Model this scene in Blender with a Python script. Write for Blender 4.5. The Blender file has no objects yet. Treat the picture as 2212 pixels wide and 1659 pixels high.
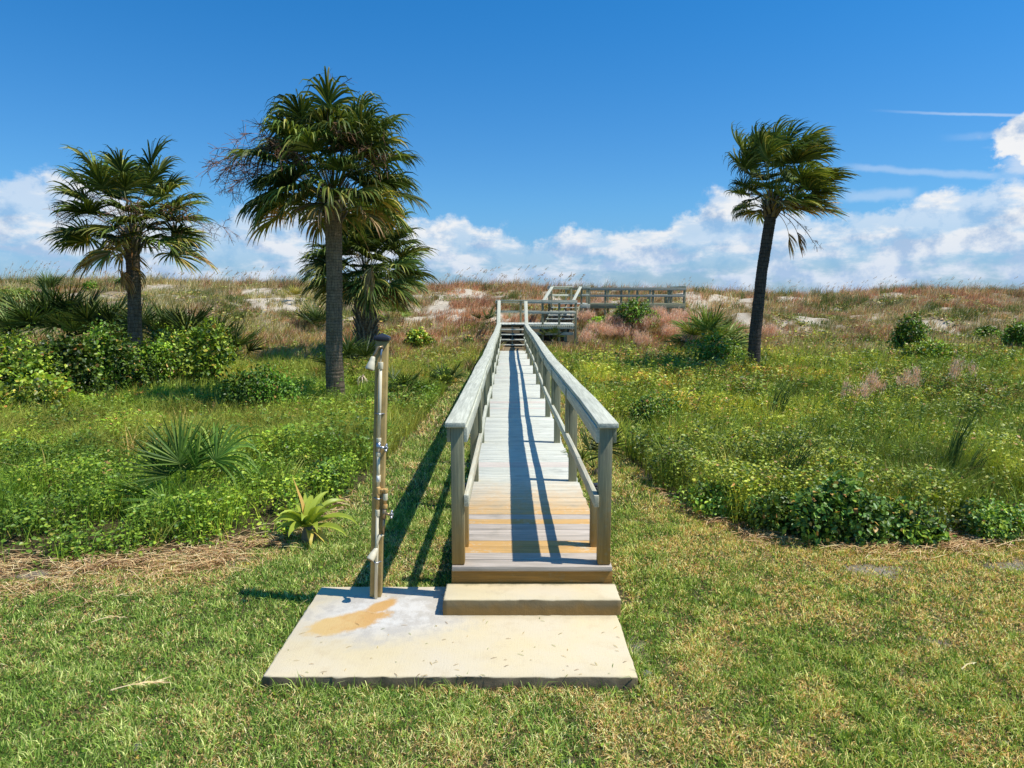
import bpy, math, random
import numpy as np
from mathutils import Vector, Matrix

SC = bpy.context.scene
COL = SC.collection
RNG = np.random.default_rng(7)
random.seed(7)
R = math.radians

# ------------------------------------------------------------------ camera numbers
EYE = 2.34
PITCH = R(7.2)
F = 1500.0                      # focal length in units of a 2212 px wide picture
CP, SP = math.cos(PITCH), math.sin(PITCH)


def ray(px, py):
    a, b = (px - 1106.0) / F, (829.5 - py) / F
    return np.array([a, CP + b * SP, -SP + b * CP])


def at(px, py, z):
    """world point of the photograph's pixel on the level z"""
    d = ray(px, py)
    t = (z - EYE) / d[2]
    return np.array([d[0] * t, d[1] * t, z])


def at_y(px, py, Y):
    d = ray(px, py)
    t = Y / d[1]
    return np.array([d[0] * t, Y, EYE + d[2] * t])


# ------------------------------------------------------------------ noise
_P = np.random.default_rng(3).random((256, 256))


def vnoise(x, y):
    x = np.asarray(x, float); y = np.asarray(y, float)
    xi = np.floor(x).astype(int); yi = np.floor(y).astype(int)
    fx, fy = x - xi, y - yi
    fx = fx * fx * (3 - 2 * fx); fy = fy * fy * (3 - 2 * fy)
    g = lambda i, j: _P[(xi + i) & 255, (yi + j) & 255]
    return (g(0, 0) * (1 - fx) + g(1, 0) * fx) * (1 - fy) + (g(0, 1) * (1 - fx) + g(1, 1) * fx) * fy


def fbm(x, y, o=4):
    s, a, n = 0, 1.0, 0
    for k in range(o):
        s = s + a * vnoise(np.asarray(x) * 2 ** k + 17 * k, np.asarray(y) * 2 ** k + 31 * k)
        n += a; a *= .5
    return s / n


def sstep(a, b, x):
    t = np.clip((np.asarray(x, float) - a) / (b - a), 0, 1)
    return t * t * (3 - 2 * t)


# ------------------------------------------------------------------ terrain
CREST_X = [-60, -36, -27, -14, -9, -3, 3, 12, 20, 25, 30, 36, 60]
CREST_Z = [3.2, 3.3, 3.15, 2.95, 2.7, 2.85, 2.45, 2.5, 2.3, 2.4, 2.5, 2.25, 2.2]


def ground_z(x, y):
    x = np.asarray(x, float); y = np.asarray(y, float)
    flat = -.18 * sstep(8, 13, y) + .04 * (fbm(x * .5, y * .5, 3) - .5) * sstep(3, 9, y)
    crest = np.interp(x, CREST_X, CREST_Z)
    yc = 47 + 2.5 * np.sin(x * .11)
    r = np.clip((y - 23) / (yc - 23), 0, 1)
    rise = .12 * sstep(0, .3, r) + .88 * sstep(.18, 1.0, r)
    hum = (fbm(x * .16 + 5, y * .22 + 9, 4) - .5) * 1.1 * sstep(27, 36, y) + (fbm(x * .7, y * .7 + 40, 3) - .5) * .4 * sstep(28, 34, y)
    z = flat + (crest + .18) * rise + hum * (1 - .55 * sstep(.85, 1., r))
    z = z + .75 * np.exp(-((x - 6.6) / 3.6) ** 2 - ((y - 33.6) / 2.4) ** 2)
    back = sstep(0, 1, (y - yc - 2) / 30.0)
    z = z * (1 - back) + (-2.4) * back
    return z - 6 * sstep(120, 400, y)


def hit(px, py):
    """the point of the ground the photograph's pixel looks at"""
    d = ray(px, py)
    ts = np.linspace(3, 75, 2400)
    z = ground_z(d[0] * ts, d[1] * ts)
    below = np.nonzero(EYE + d[2] * ts <= z)[0]
    t = ts[below[0]] if len(below) else 50.0
    return np.array([d[0] * t, d[1] * t, float(ground_z(d[0] * t, d[1] * t))]), t


def gp(x, y):
    return (float(x), float(y), float(ground_z(x, y)))


def lawn_edge(x):
    return np.interp(x, [-12, -4.3, -2.9, -2.2, -1.9, -1.65, 1.55, 1.75, 2.3, 3.5, 5, 9],
                     [5.3, 5.55, 5.95, 6.3, 7.3, 24, 24, 7.9, 6.65, 6.35, 6.55, 6.7])


SANDS = []      # (x, y, radius x, radius y), filled below from where the bare patches lie


def sand_mask(x, y):
    x = np.asarray(x, float); y = np.asarray(y, float)
    n = fbm(x * 1.5, y * 1.9 + 77, 4)
    m = sstep(.60, .68, n) * sstep(30, 35, y) * .95
    for sx, sy, rx, ry in SANDS:
        q = ((x - sx) / rx) ** 2 + ((y - sy) / ry) ** 2
        m = np.maximum(m, sstep(1.15, .6, q + (n - .5) * 4.5))
    return m


for px, py, wx, wy in [(600, 652, 70, 26), (350, 626, 60, 16), (545, 640, 40, 14), (415, 632, 30, 10), (950, 662, 24, 14), (985, 678, 18, 10),
                       (1010, 632, 50, 14), (900, 690, 22, 10), (1500, 655, 40, 26), (1575, 645, 40, 20), (1700, 643, 40, 14), (1600, 690, 24, 12),
                       (1830, 640, 40, 10), (1745, 690, 30, 10), (2010, 705, 40, 12), (1080, 690, 24, 10), (1180, 640, 40, 14), (1940, 640, 34, 8), (1300, 735, 22, 6)]:
    p, t = hit(px, py)
    SANDS.append((p[0], p[1], wx * t / F, max(.9, wy * t / F * 4.2)))

# ------------------------------------------------------------------ materials


class NT:
    def __init__(self, tree):
        self.t = tree

    def n(self, kind, ins=None, **props):
        nd = self.t.nodes.new(kind)
        for k, v in props.items():
            setattr(nd, k, v)
        for k, v in (ins or {}).items():
            if isinstance(v, bpy.types.NodeSocket):
                self.t.links.new(v, nd.inputs[k])
            else:
                nd.inputs[k].default_value = v
        return nd

    def math(self, op, a, b=0.0, c=0.0, clamp=False):
        return self.n('ShaderNodeMath', {0: a, 1: b, 2: c}, operation=op, use_clamp=clamp).outputs[0]

    def mix(self, fac, a, b, blend='MIX'):
        nd = self.n('ShaderNodeMix', {0: fac}, data_type='RGBA', blend_type=blend)
        for k, v in ((6, a), (7, b)):
            if isinstance(v, bpy.types.NodeSocket):
                self.t.links.new(v, nd.inputs[k])
            else:
                nd.inputs[k].default_value = (*v[:3], 1)
        return nd.outputs[2]

    def smooth(self, x, a, b):
        return self.n('ShaderNodeMapRange', {0: x, 1: a, 2: b, 3: 0.0, 4: 1.0}, interpolation_type='SMOOTHSTEP').outputs[0]

    def noise(self, vec, scale, detail=4, rough=.55, dim='3D'):
        return self.n('ShaderNodeTexNoise', {'Vector': vec, 'Scale': scale, 'Detail': detail, 'Roughness': rough}, noise_dimensions=dim).outputs[0]

    def link(self, a, b):
        self.t.links.new(a, b)


def new_mat(name):
    m = bpy.data.materials.new(name)
    m.use_nodes = True
    m.node_tree.nodes.clear()
    T = NT(m.node_tree)
    out = T.n('ShaderNodeOutputMaterial')
    return m, T, out


def leaf_mat(name, transl=.35, rough=.5, spec=.3, gain=(1.5, 1.5, 1.3)):
    m, T, out = new_mat(name)
    c = T.n('ShaderNodeMix', {0: 1.0, 7: (*gain, 1)}, data_type='RGBA', blend_type='MULTIPLY', clamp_result=True)
    T.link(T.n('ShaderNodeAttribute', attribute_name='Col').outputs['Color'], c.inputs[6])
    c = c.outputs[2]
    p = T.n('ShaderNodeBsdfPrincipled', {'Base Color': c, 'Roughness': rough, 'Specular IOR Level': spec})
    tc = T.mix(1.0, c, (1.25, 1.15, .55), 'MULTIPLY')
    tr = T.n('ShaderNodeBsdfTranslucent', {'Color': tc})
    mx = T.n('ShaderNodeMixShader', {0: transl, 1: p.outputs[0], 2: tr.outputs[0]})
    T.link(mx.outputs[0], out.inputs[0])
    return m


def plain_mat(name, col, rough=.5, metal=0, spec=.4, var=.25, scale=30, bump=.2, bdist=.004):
    m, T, out = new_mat(name)
    o = T.n('ShaderNodeTexCoord').outputs['Object']
    n = T.noise(o, scale, 6, .65)
    c = T.mix(T.math('MULTIPLY', n, 1.0), [v * (1 - var) for v in col], [min(1, v * (1 + var)) for v in col])
    b = T.n('ShaderNodeBump', {'Strength': bump, 'Distance': bdist, 'Height': n})
    p = T.n('ShaderNodeBsdfPrincipled', {'Base Color': c, 'Roughness': rough, 'Metallic': metal, 'Specular IOR Level': spec, 'Normal': b.outputs[0]})
    T.link(p.outputs[0], out.inputs[0])
    return m


def wood_mat(name, axis, dirt=.35, old=0.0):
    """weathered painted timber; axis = direction of the grain. Rust from the sprinklers stains what stands low near the lawn."""
    m, T, out = new_mat(name)
    pos = T.n('ShaderNodeNewGeometry').outputs['Position']
    sep = T.n('ShaderNodeSeparateXYZ', {0: pos})
    X, Y, Z = sep.outputs
    base = T.n('ShaderNodeAttribute', attribute_name='Col')
    sc = [55, 55, 55]; sc[axis] = 2.2
    gv = T.n('ShaderNodeMapping', {'Vector': pos, 'Scale': sc}).outputs[0]
    grain = T.noise(gv, 1.0, 6, .7)
    blot = T.noise(pos, 3.1, 5, .65)
    fine = T.noise(pos, 26, 4, .6)
    c = T.mix(T.smooth(grain, .35, .72), T.mix(1.0, base.outputs['Color'], (.66, .67, .65), 'MULTIPLY'), T.mix(1.0, base.outputs['Color'], (1.06, 1.06, 1.05), 'MULTIPLY'))
    c = T.mix(T.math('MULTIPLY', T.smooth(blot, .52, .75), dirt), c, (.17, .165, .13))
    chk = T.smooth(grain, .30, .22)
    c = T.mix(T.math('MULTIPLY', chk, .75), c, (.09, .08, .065))
    # sprinkler rust
    near = T.smooth(T.math('ADD', Y, T.math('MULTIPLY', T.math('SUBTRACT', blot, .5), 1.6)), 7.9, 5.9)
    low = T.smooth(T.math('ADD', Z, T.math('MULTIPLY', T.math('SUBTRACT', blot, .5), .5)), 1.05, .35)
    st = T.math('MULTIPLY', T.math('MULTIPLY', near, low), base.outputs['Alpha'])
    st = T.math('MULTIPLY', st, T.smooth(T.math('ADD', fine, blot), .50, .98))
    NZ_ = T.n('ShaderNodeSeparateXYZ', {0: T.n('ShaderNodeNewGeometry').outputs['Normal']}).outputs[2]
    rust = T.mix(T.smooth(NZ_, .3, .7), T.mix(T.smooth(blot, .35, .65), (.40, .22, .035), (.33, .20, .05)), T.mix(T.smooth(blot, .35, .65), (.62, .31, .06), (.52, .30, .08)))  # rust, with shade painted in: darker on upright faces than on level ones
    c = T.mix(T.math('MULTIPLY', st, .9), c, T.mix(.55, rust, T.mix(1.0, c, (1.1, .62, .20), 'MULTIPLY')))
    b = T.n('ShaderNodeBump', {'Strength': .9, 'Distance': .005, 'Height': grain})
    p = T.n('ShaderNodeBsdfPrincipled', {'Base Color': c, 'Roughness': .75, 'Specular IOR Level': .25, 'Normal': b.outputs[0]})
    T.link(p.outputs[0], out.inputs[0])
    return m


def concrete_mat(name, slab):
    m, T, out = new_mat(name)
    g = T.n('ShaderNodeNewGeometry')
    pos, nor = g.outputs['Position'], g.outputs['Normal']
    X, Y, Z = T.n('ShaderNodeSeparateXYZ', {0: pos}).outputs
    NX, NY, NZ = T.n('ShaderNodeSeparateXYZ', {0: nor}).outputs
    big = T.noise(pos, 1.7, 5, .6)
    mid = T.noise(pos, 7, 6, .65)
    fine = T.noise(pos, 90, 4, .7)
    brush = T.noise(T.n('ShaderNodeMapping', {'Vector': pos, 'Scale': (160, 6, 6)}).outputs[0], 1.0, 4, .7)
    c = T.mix(T.smooth(big, .3, .7), (.70, .575, .335), (.68, .58, .40))
    c = T.mix(T.math('MULTIPLY', T.smooth(mid, .48, .75), .5), c, (.58, .46, .28))
    c = T.mix(T.math('MULTIPLY', T.smooth(brush, .55, .8), .3), c, (.54, .43, .26))
    if slab:
        w = T.math('MULTIPLY', T.math('SUBTRACT', mid, .5), 1.1)
        w2 = T.math('MULTIPLY', T.math('SUBTRACT', big, .5), .5)
        def blob(cx, cy, rx, ry, ang, lo, hi):
            dx, dy = T.math('SUBTRACT', X, cx), T.math('SUBTRACT', Y, cy)
            ca, sa = math.cos(ang), math.sin(ang)
            u = T.math('ADD', T.math('MULTIPLY', dx, ca / rx), T.math('MULTIPLY', dy, sa / rx))
            v = T.math('ADD', T.math('MULTIPLY', dx, -sa / ry), T.math('MULTIPLY', dy, ca / ry))
            q = T.math('SQRT', T.math('ADD', T.math('MULTIPLY', u, u), T.math('MULTIPLY', v, v)))
            return T.smooth(T.math('ADD', q, T.math('ADD', w, w2)), hi, lo)
        # washed-out pale area round the shower, rust pool inside it
        pale = blob(-.86, 4.76, .74, .46, R(14), .45, 1.2)
        c = T.mix(T.math('MULTIPLY', pale, .9), c, T.mix(T.smooth(mid, .4, .62), (.52, .48, .41), (.68, .65, .58)))
        pool = T.math('MAXIMUM', blob(-1.15, 4.60, .33, .15, R(30), .78, 1.12), blob(-.96, 4.84, .17, .085, R(55), .7, 1.15))
        c = T.mix(T.math('MULTIPLY', pool, .88), c, T.mix(T.smooth(T.math('ADD', X, mid), -.75, -.42), (.70, .46, .16), (.62, .33, .075)))
        edge = T.smooth(T.math('ADD', Y, T.math('MULTIPLY', mid, .12)), 4.66, 4.80)
        edge = T.math('MULTIPLY', edge, T.smooth(X, -.62, -.40))
        c = T.mix(T.math('MULTIPLY', edge, .55), c, (.36, .31, .20))
    else:
        bk = T.smooth(T.math('ADD', Y, T.math('MULTIPLY', mid, .16)), 5.0, 5.08)
        c = T.mix(T.math('MULTIPLY', bk, .7), c, (.16, .15, .07))
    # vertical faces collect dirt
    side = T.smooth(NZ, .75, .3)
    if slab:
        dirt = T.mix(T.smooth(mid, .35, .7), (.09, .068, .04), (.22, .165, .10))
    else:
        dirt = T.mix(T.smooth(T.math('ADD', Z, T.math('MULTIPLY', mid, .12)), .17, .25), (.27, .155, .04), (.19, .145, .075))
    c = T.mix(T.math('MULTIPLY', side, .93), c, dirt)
    pits = T.smooth(fine, .36, .26)
    c = T.mix(T.math('MULTIPLY', pits, .6), c, (.15, .13, .10))
    h = T.math('ADD', T.math('MULTIPLY', brush, .5), T.math('ADD', T.math('MULTIPLY', fine, .6), T.math('MULTIPLY', mid, T.math('MULTIPLY', side, 3.0))))
    b = T.n('ShaderNodeBump', {'Strength': .45, 'Distance': .006, 'Height': h})
    p = T.n('ShaderNodeBsdfPrincipled', {'Base Color': c, 'Roughness': .9, 'Specular IOR Level': .2, 'Normal': b.outputs[0]})
    T.link(p.outputs[0], out.inputs[0])
    return m


def ground_mat():
    m, T, out = new_mat('ground soil and sand')
    pos = T.n('ShaderNodeNewGeometry').outputs['Position']
    c = T.n('ShaderNodeAttribute', attribute_name='Col').outputs['Color']
    n1 = T.noise(pos, 6, 6, .7)
    n2 = T.noise(pos, 45, 4, .7)
    f = T.math('ADD', T.math('MULTIPLY', n1, .6), T.math('MULTIPLY', n2, .5))
    c = T.mix(T.smooth(f, .35, .75), T.mix(1.0, c, (.68, .66, .62), 'MULTIPLY'), T.mix(1.0, c, (1.12, 1.1, 1.06), 'MULTIPLY'))
    b = T.n('ShaderNodeBump', {'Strength': .8, 'Distance': .05, 'Height': f})
    p = T.n('ShaderNodeBsdfPrincipled', {'Base Color': c, 'Roughness': .95, 'Specular IOR Level': .1, 'Normal': b.outputs[0]})
    T.link(p.outputs[0], out.inputs[0])
    return m


def trunk_mat(name, dark, light, ring=13.0):
    m, T, out = new_mat(name)
    o = T.n('ShaderNodeTexCoord').outputs['Object']
    X, Y, Z = T.n('ShaderNodeSeparateXYZ', {0: o}).outputs
    n = T.noise(o, 5, 6, .7)
    zz = T.math('ADD', T.math('MULTIPLY', Z, ring), T.math('MULTIPLY', n, 1.4))
    saw = T.math('FRACT', zz)
    fib = T.noise(T.n('ShaderNodeMapping', {'Vector': o, 'Scale': (40, 40, 5)}).outputs[0], 1.0, 5, .7)
    c = T.mix(T.smooth(T.math('ADD', T.math('MULTIPLY', fib, .7), T.math('MULTIPLY', n, .4)), .35, .75), dark, light)
    c = T.mix(T.math('MULTIPLY', T.smooth(saw, .2, .02), .75), c, [v * .35 for v in dark])
    h = T.math('ADD', saw, T.math('MULTIPLY', fib, .9))
    b = T.n('ShaderNodeBump', {'Strength': .9, 'Distance': .025, 'Height': h})
    p = T.n('ShaderNodeBsdfPrincipled', {'Base Color': c, 'Roughness': .9, 'Specular IOR Level': .15, 'Normal': b.outputs[0]})
    T.link(p.outputs[0], out.inputs[0])
    return m


M = {
    'leaf': leaf_mat('leaf green', .22, .42, .4, (2.35, 2.0, 1.4)),
    'frond': leaf_mat('palm frond', .22, .5, .22, (1.75, 1.55, 1.05)),
    'blade': leaf_mat('grass blade', .26, .6, .2, (2.3, 2.05, 1.6)),
    'straw': leaf_mat('dry straw', .25, .8, .1, (1.8, 1.7, 1.55)),
    'twig': leaf_mat('brown twig', .0, .85, .1, (1.2, 1.1, 1.0)),
    'wood_x': wood_mat('painted planks', 0),
    'wood_y': wood_mat('painted rail timber', 1, .10),
    'wood_z': wood_mat('painted post timber', 2, .4),
    'slab': concrete_mat('stained concrete slab', True),
    'step': concrete_mat('stained concrete step', False),
    'ground': ground_mat(),
    'trunk': trunk_mat('palm bark', (.08, .058, .038), (.28, .21, .14), 9.0),
    'trunk_backlit': trunk_mat('backlit palm bark', (.04, .033, .027), (.15, .125, .10), 9.0),  # bark colour darkened to look backlit
    'trunk_b': trunk_mat('weathered palm bark', (.13, .095, .062), (.42, .31, .20), 16),
    'boot': plain_mat('palm leaf base', (.26, .20, .13), .85, 0, .15, .5, 14, .6, .01),
    'old_post': plain_mat('weathered shower post', (.43, .31, .12), .85, 0, .2, .6, 9, .6),
    'pvc': plain_mat('cream plastic pipe', (.74, .66, .45), .35, 0, .5, .12, 12, .05),
    'pvc_rust': plain_mat('rust stained plastic pipe', (.62, .38, .13), .5, 0, .4, .4, 22, .1),
    'brass': plain_mat('weathered brass', (.34, .25, .14), .4, .7, .5, .4, 40, .2),
    'steel': plain_mat('dull zinc metal', (.48, .49, .50), .35, .9, .5, .3, 40, .2),
    'cap': plain_mat('black plastic cap', (.025, .026, .03), .4, 0, .5, .2, 30, .1),
    'white': plain_mat('white sticker', (.78, .78, .75), .5, 0, .4, .05, 30, 0),
    'ink': plain_mat('grey print', (.12, .12, .13), .6, 0, .3, .1, 30, 0),
    'rock': plain_mat('grey rock', (.19, .175, .155), .95, 0, .15, .4, 18, .8, .02),
}

# ------------------------------------------------------------------ mesh building


def np_mesh(name, V, loops, sizes, colors=None, mat=None, smooth=False):
    """V (n,3), loops flat vertex indices, sizes per face, colors (n,3 or 4) per vertex"""
    me = bpy.data.meshes.new(name)
    V = np.asarray(V, np.float32); loops = np.asarray(loops, np.int32).ravel(); sizes = np.asarray(sizes, np.int32)
    me.vertices.add(len(V)); me.vertices.foreach_set('co', V.ravel())
    me.loops.add(len(loops)); me.loops.foreach_set('vertex_index', loops)
    me.polygons.add(len(sizes))
    st = np.concatenate([[0], np.cumsum(sizes)[:-1]]).astype(np.int32)
    me.polygons.foreach_set('loop_start', st)
    if smooth:
        me.polygons.foreach_set('use_smooth', np.ones(len(sizes), bool))
    me.update(calc_edges=True)
    if colors is not None:
        c = np.ones((len(V), 4), np.float32)
        colors = np.asarray(colors, np.float32)
        c[:, :colors.shape[1]] = colors
        a = me.attributes.new('Col', 'FLOAT_COLOR', 'POINT')
        a.data.foreach_set('color', c.ravel())
    if mat is not None:
        me.materials.append(mat)
    return me


def link(name, me, parent=None, loc=None):
    o = bpy.data.objects.new(name, me)
    COL.objects.link(o)
    if parent is not None:
        o.parent = parent
    if loc is not None:
        o.location = loc
    return o


def thing(name, label, cat, loc=(0, 0, 0), group=None, rot=(0, 0, 0)):
    o = bpy.data.objects.new(name, None)
    o.empty_display_size = .2
    COL.objects.link(o)
    o.location = [float(v) for v in loc]; o.rotation_euler = rot
    o['label'] = label; o['category'] = cat
    if group:
        o['group'] = group
    return o


def tag(o, label=None, cat=None, group=None, kind=None):
    for k, v in (('label', label), ('category', cat), ('group', group), ('kind', kind)):
        if v:
            o[k] = v
    return o


class MB:
    """collects solid pieces (boxes, tubes, lathes) for one mesh"""

    def __init__(self):
        self.V = []; self.L = []; self.S = []; self.C = []; self.n = 0

    def add(self, V, faces, col=(.5, .5, .5, 1)):
        V = np.asarray(V, float)
        for f in faces:
            self.L.extend([i + self.n for i in f]); self.S.append(len(f))
        self.V.append(V); self.C.append(np.tile(np.array([*col, 1][:4], float), (len(V), 1)))
        self.n += len(V)

    def box(self, c, s, col=(.5, .5, .5, 1), rot=None):
        c = np.asarray(c, float); s = np.asarray(s, float) / 2
        P = np.array([[x, y, z] for x in (-1, 1) for y in (-1, 1) for z in (-1, 1)], float) * s
        if rot is not None:
            P = P @ np.array(rot).T
        self.add(P + c, [(0, 1, 3, 2), (4, 6, 7, 5), (0, 4, 5, 1), (2, 3, 7, 6), (0, 2, 6, 4), (1, 5, 7, 3)], col)

    def bar(self, p, q, w, h, col=(.5, .5, .5, 1), plumb=False):
        """timber from p to q: w across, h in height"""
        p = np.asarray(p, float); q = np.asarray(q, float)
        d = (q - p); d /= np.linalg.norm(d)
        s = np.cross(d, (0, 0, 1.)); s /= np.linalg.norm(s)
        u = np.array((0, 0, 1.)) if plumb else np.cross(s, d)
        P = []
        for e in (p, q):
            for a, b in ((-1, -1), (1, -1), (1, 1), (-1, 1)):
                P.append(e + s * a * w / 2 + u * b * h / 2)
        self.add(P, [(0, 1, 2, 3), (7, 6, 5, 4), (0, 4, 5, 1), (1, 5, 6, 2), (2, 6, 7, 3), (3, 7, 4, 0)], col)

    def tube(self, pts, rad, k=10, col=(.5, .5, .5, 1), caps=True):
        pts = np.asarray(pts, float); n = len(pts)
        rad = np.full(n, rad) if np.isscalar(rad) else np.asarray(rad, float)
        V = []
        ref = np.array((.31, .87, .2))
        for i in range(n):
            d = pts[min(i + 1, n - 1)] - pts[max(i - 1, 0)]
            d /= np.linalg.norm(d) + 1e-9
            a = np.cross(d, ref); a /= np.linalg.norm(a) + 1e-9
            b = np.cross(d, a)
            for j in range(k):
                t = 2 * math.pi * j / k
                V.append(pts[i] + rad[i] * (math.cos(t) * a + math.sin(t) * b))
        fs = [(i * k + j, (i + 1) * k + j, (i + 1) * k + (j + 1) % k, i * k + (j + 1) % k) for i in range(n - 1) for j in range(k)]
        if caps:
            fs.append(tuple(range(k))); fs.append(tuple((n - 1) * k + j for j in reversed(range(k))))
        self.add(V, fs, col)

    def build(self, name, mat, parent=None, bevel=0.0, smooth=False, loc=None):
        me = np_mesh(name, np.concatenate(self.V), self.L, self.S, np.concatenate(self.C), mat, smooth)
        o = link(name, me, parent, loc)
        if bevel:
            b = o.modifiers.new('edge', 'BEVEL'); b.width = bevel; b.segments = 2; b.limit_method = 'ANGLE'
        return o


class Leaves:
    """collects flat leaves and blades as numpy batches for one mesh"""

    def __init__(self):
        self.V = []; self.L = []; self.S = []; self.C = []; self.n = 0

    def _push(self, V, F, C):
        """V (m,k,3) per item; F list of index tuples in one item; C (m,3)"""
        m, k, _ = V.shape
        off = self.n + np.arange(m)[:, None] * k
        per = np.concatenate([np.array(f) for f in F])
        self.L.append((off + per[None, :]).ravel())
        self.S.append(np.tile([len(f) for f in F], m))
        self.V.append(V.reshape(-1, 3))
        self.C.append(np.repeat(C, k, axis=0) if C.ndim == 2 else C.reshape(-1, 3))
        self.n += m * k

    def blades(self, P, h, w, lean, col, face=None, curl=.45):
        """P (m,3) feet, h (m) height, w (m) width, lean (m,2) sideways reach as a share of h"""
        m = len(P)
        if m == 0:
            return
        a = RNG.uniform(0, 2 * math.pi, m) if face is None else face
        s = np.stack([np.cos(a), np.sin(a), np.zeros(m)], 1) * (w / 2)[:, None]
        ln = np.concatenate([lean, np.zeros((m, 1))], 1)
        mid = P + np.concatenate([lean * curl * .55, np.full((m, 1), .56)], 1) * h[:, None]
        drop = np.clip(1 - .35 * np.sum(lean ** 2, 1), .35, 1)
        tip = P + np.concatenate([lean, drop[:, None]], 1) * h[:, None]
        V = np.stack([P - s, P + s, mid + s * .8, mid - s * .8, tip], 1)
        self._push(V, [(0, 1, 2, 3), (3, 2, 4)], col)

    def leaves(self, P, axis, nrm, ln, w, col, fold=.12):
        """pointed oval leaves: P (m,3) base, axis and nrm unit vectors"""
        m = len(P)
        if m == 0:
            return
        side = np.cross(axis, nrm); side /= np.linalg.norm(side, axis=1, keepdims=True) + 1e-9
        L_, W_ = ln[:, None], w[:, None]
        a = P + axis * L_ * .42 + side * W_ * .5 + nrm * W_ * fold
        b = P + axis * L_ * .42 - side * W_ * .5 + nrm * W_ * fold
        a2 = P + axis * L_ * .78 + side * W_ * .30
        b2 = P + axis * L_ * .78 - side * W_ * .30
        tip = P + axis * L_ - nrm * L_ * .12
        V = np.stack([P, a, a2, tip, b2, b], 1)
        self._push(V, [(0, 1, 2, 3), (0, 3, 4, 5)], col)

    def ribbons(self, pts, side, width, col):
        """pts (m,k,3), side (m,k,3) unit, width (m,k)"""
        m, k, _ = pts.shape
        o = side * (width / 2)[..., None]
        V = np.stack([pts - o, pts + o], 2).reshape(m, 2 * k, 3)
        F = [(2 * i, 2 * i + 1, 2 * i + 3, 2 * i + 2) for i in range(k - 1)]
        self._push(V, F, col)

    def build(self, name, mat, parent=None, loc=None):
        if loc is not None:
            sh = np.asarray(loc, float)
            self.V = [v - sh for v in self.V]
        me = np_mesh(name, np.concatenate(self.V), np.concatenate(self.L), np.concatenate(self.S), np.concatenate(self.C), mat)
        return link(name, me, parent, loc if parent is None else None)


def unit(v):
    v = np.asarray(v, float)
    return v / (np.linalg.norm(v, axis=-1, keepdims=True) + 1e-9)


def pick(palette, m, jitter=.18, rng=RNG):
    """palette: list of (weight, rgb)"""
    w = np.array([p[0] for p in palette], float); w /= w.sum()
    c = np.array([p[1] for p in palette], float)
    i = rng.choice(len(w), m, p=w)
    return np.clip(c[i] * rng.uniform(1 - jitter, 1 + jitter, (m, 1)) * rng.uniform(.93, 1.07, (m, 3)), 0, 1)


# ------------------------------------------------------------------ ground sheet
def axis_pts(parts):
    out = []
    for a, b, s in parts:
        out.append(np.arange(a, b, s))
    return np.concatenate(out)


gx = np.concatenate([-np.geomspace(75, 4000, 14)[::-1], axis_pts([(-62, -9, .42), (-9, 9, .14), (9, 62.1, .42)]), np.geomspace(75, 4000, 14)])
gy = np.concatenate([-np.geomspace(6, 2000, 12)[::-1], axis_pts([(-4, 1, .5), (1, 10, .14), (10, 56, .34), (56, 120, 2)]), np.geomspace(125, 3000, 10)])
GX, GY = np.meshgrid(gx, gy)
GZ = ground_z(GX, GY)
nx, ny = len(gx), len(gy)
V = np.stack([GX, GY, GZ], -1).reshape(-1, 3)
I = np.arange(nx * ny).reshape(ny, nx)
L_ = np.stack([I[:-1, :-1], I[:-1, 1:], I[1:, 1:], I[1:, :-1]], -1).reshape(-1, 4)
x, y = V[:, 0], V[:, 1]
n1 = fbm(x * .9, y * .9, 4)[:, None]
soil = np.array([.05, .043, .02]) * (1 - n1) + np.array([.12, .095, .048]) * n1  # soil, its colour darkened to stand in for shade between the weeds
thatch = np.array([.17, .14, .07]) * n1 + np.array([.06, .06, .025]) * (1 - n1)
scrub = np.array([.17, .125, .065]) * (1 - n1) + np.array([.40, .32, .21]) * n1
sand = np.array([.60, .53, .42]) * (.85 + .3 * n1)
lawn_m = sstep(.3, -.2, y - lawn_edge(x))[:, None] * sstep(24, 16, y)[:, None]
c = soil * (1 - lawn_m) + thatch * lawn_m
# worn brown fringe and the bare grey sandy spots of the lawn
fr = (np.exp(-((y - lawn_edge(x) + .25) / .35) ** 2) * (y < 9))[:, None]
c = c * (1 - .8 * fr) + np.array([.27, .19, .115]) * .8 * fr
BARE = [(1890, 1235, .34, .16), (1400, 1030, .16, .12), (2190, 1225, .3, .12), (300, 1615, .05, .03), (2040, 1390, .07, .05), (1345, 1290, .06, .25), (1375, 1400, .05, .2), (1000, 1000, .2, .3), (1240, 1640, .05, .04), (480, 1210, .28, .10), (100, 1245, .25, .1)]
bare = np.zeros(len(x))
BW = []
for px, py, rx, ry in BARE:
    p = at(px, py, 0); BW.append((p[0], p[1], rx, ry))


def bare_mask(x, y):
    m = np.zeros(np.shape(x))
    nn = fbm(np.asarray(x) * 6, np.asarray(y) * 6, 3)
    for bx, by, rx, ry in BW:
        m = np.maximum(m, sstep(1.3, .5, ((x - bx) / rx) ** 2 + ((y - by) / ry) ** 2 + (nn - .5) * 1.6))
    return m


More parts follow.
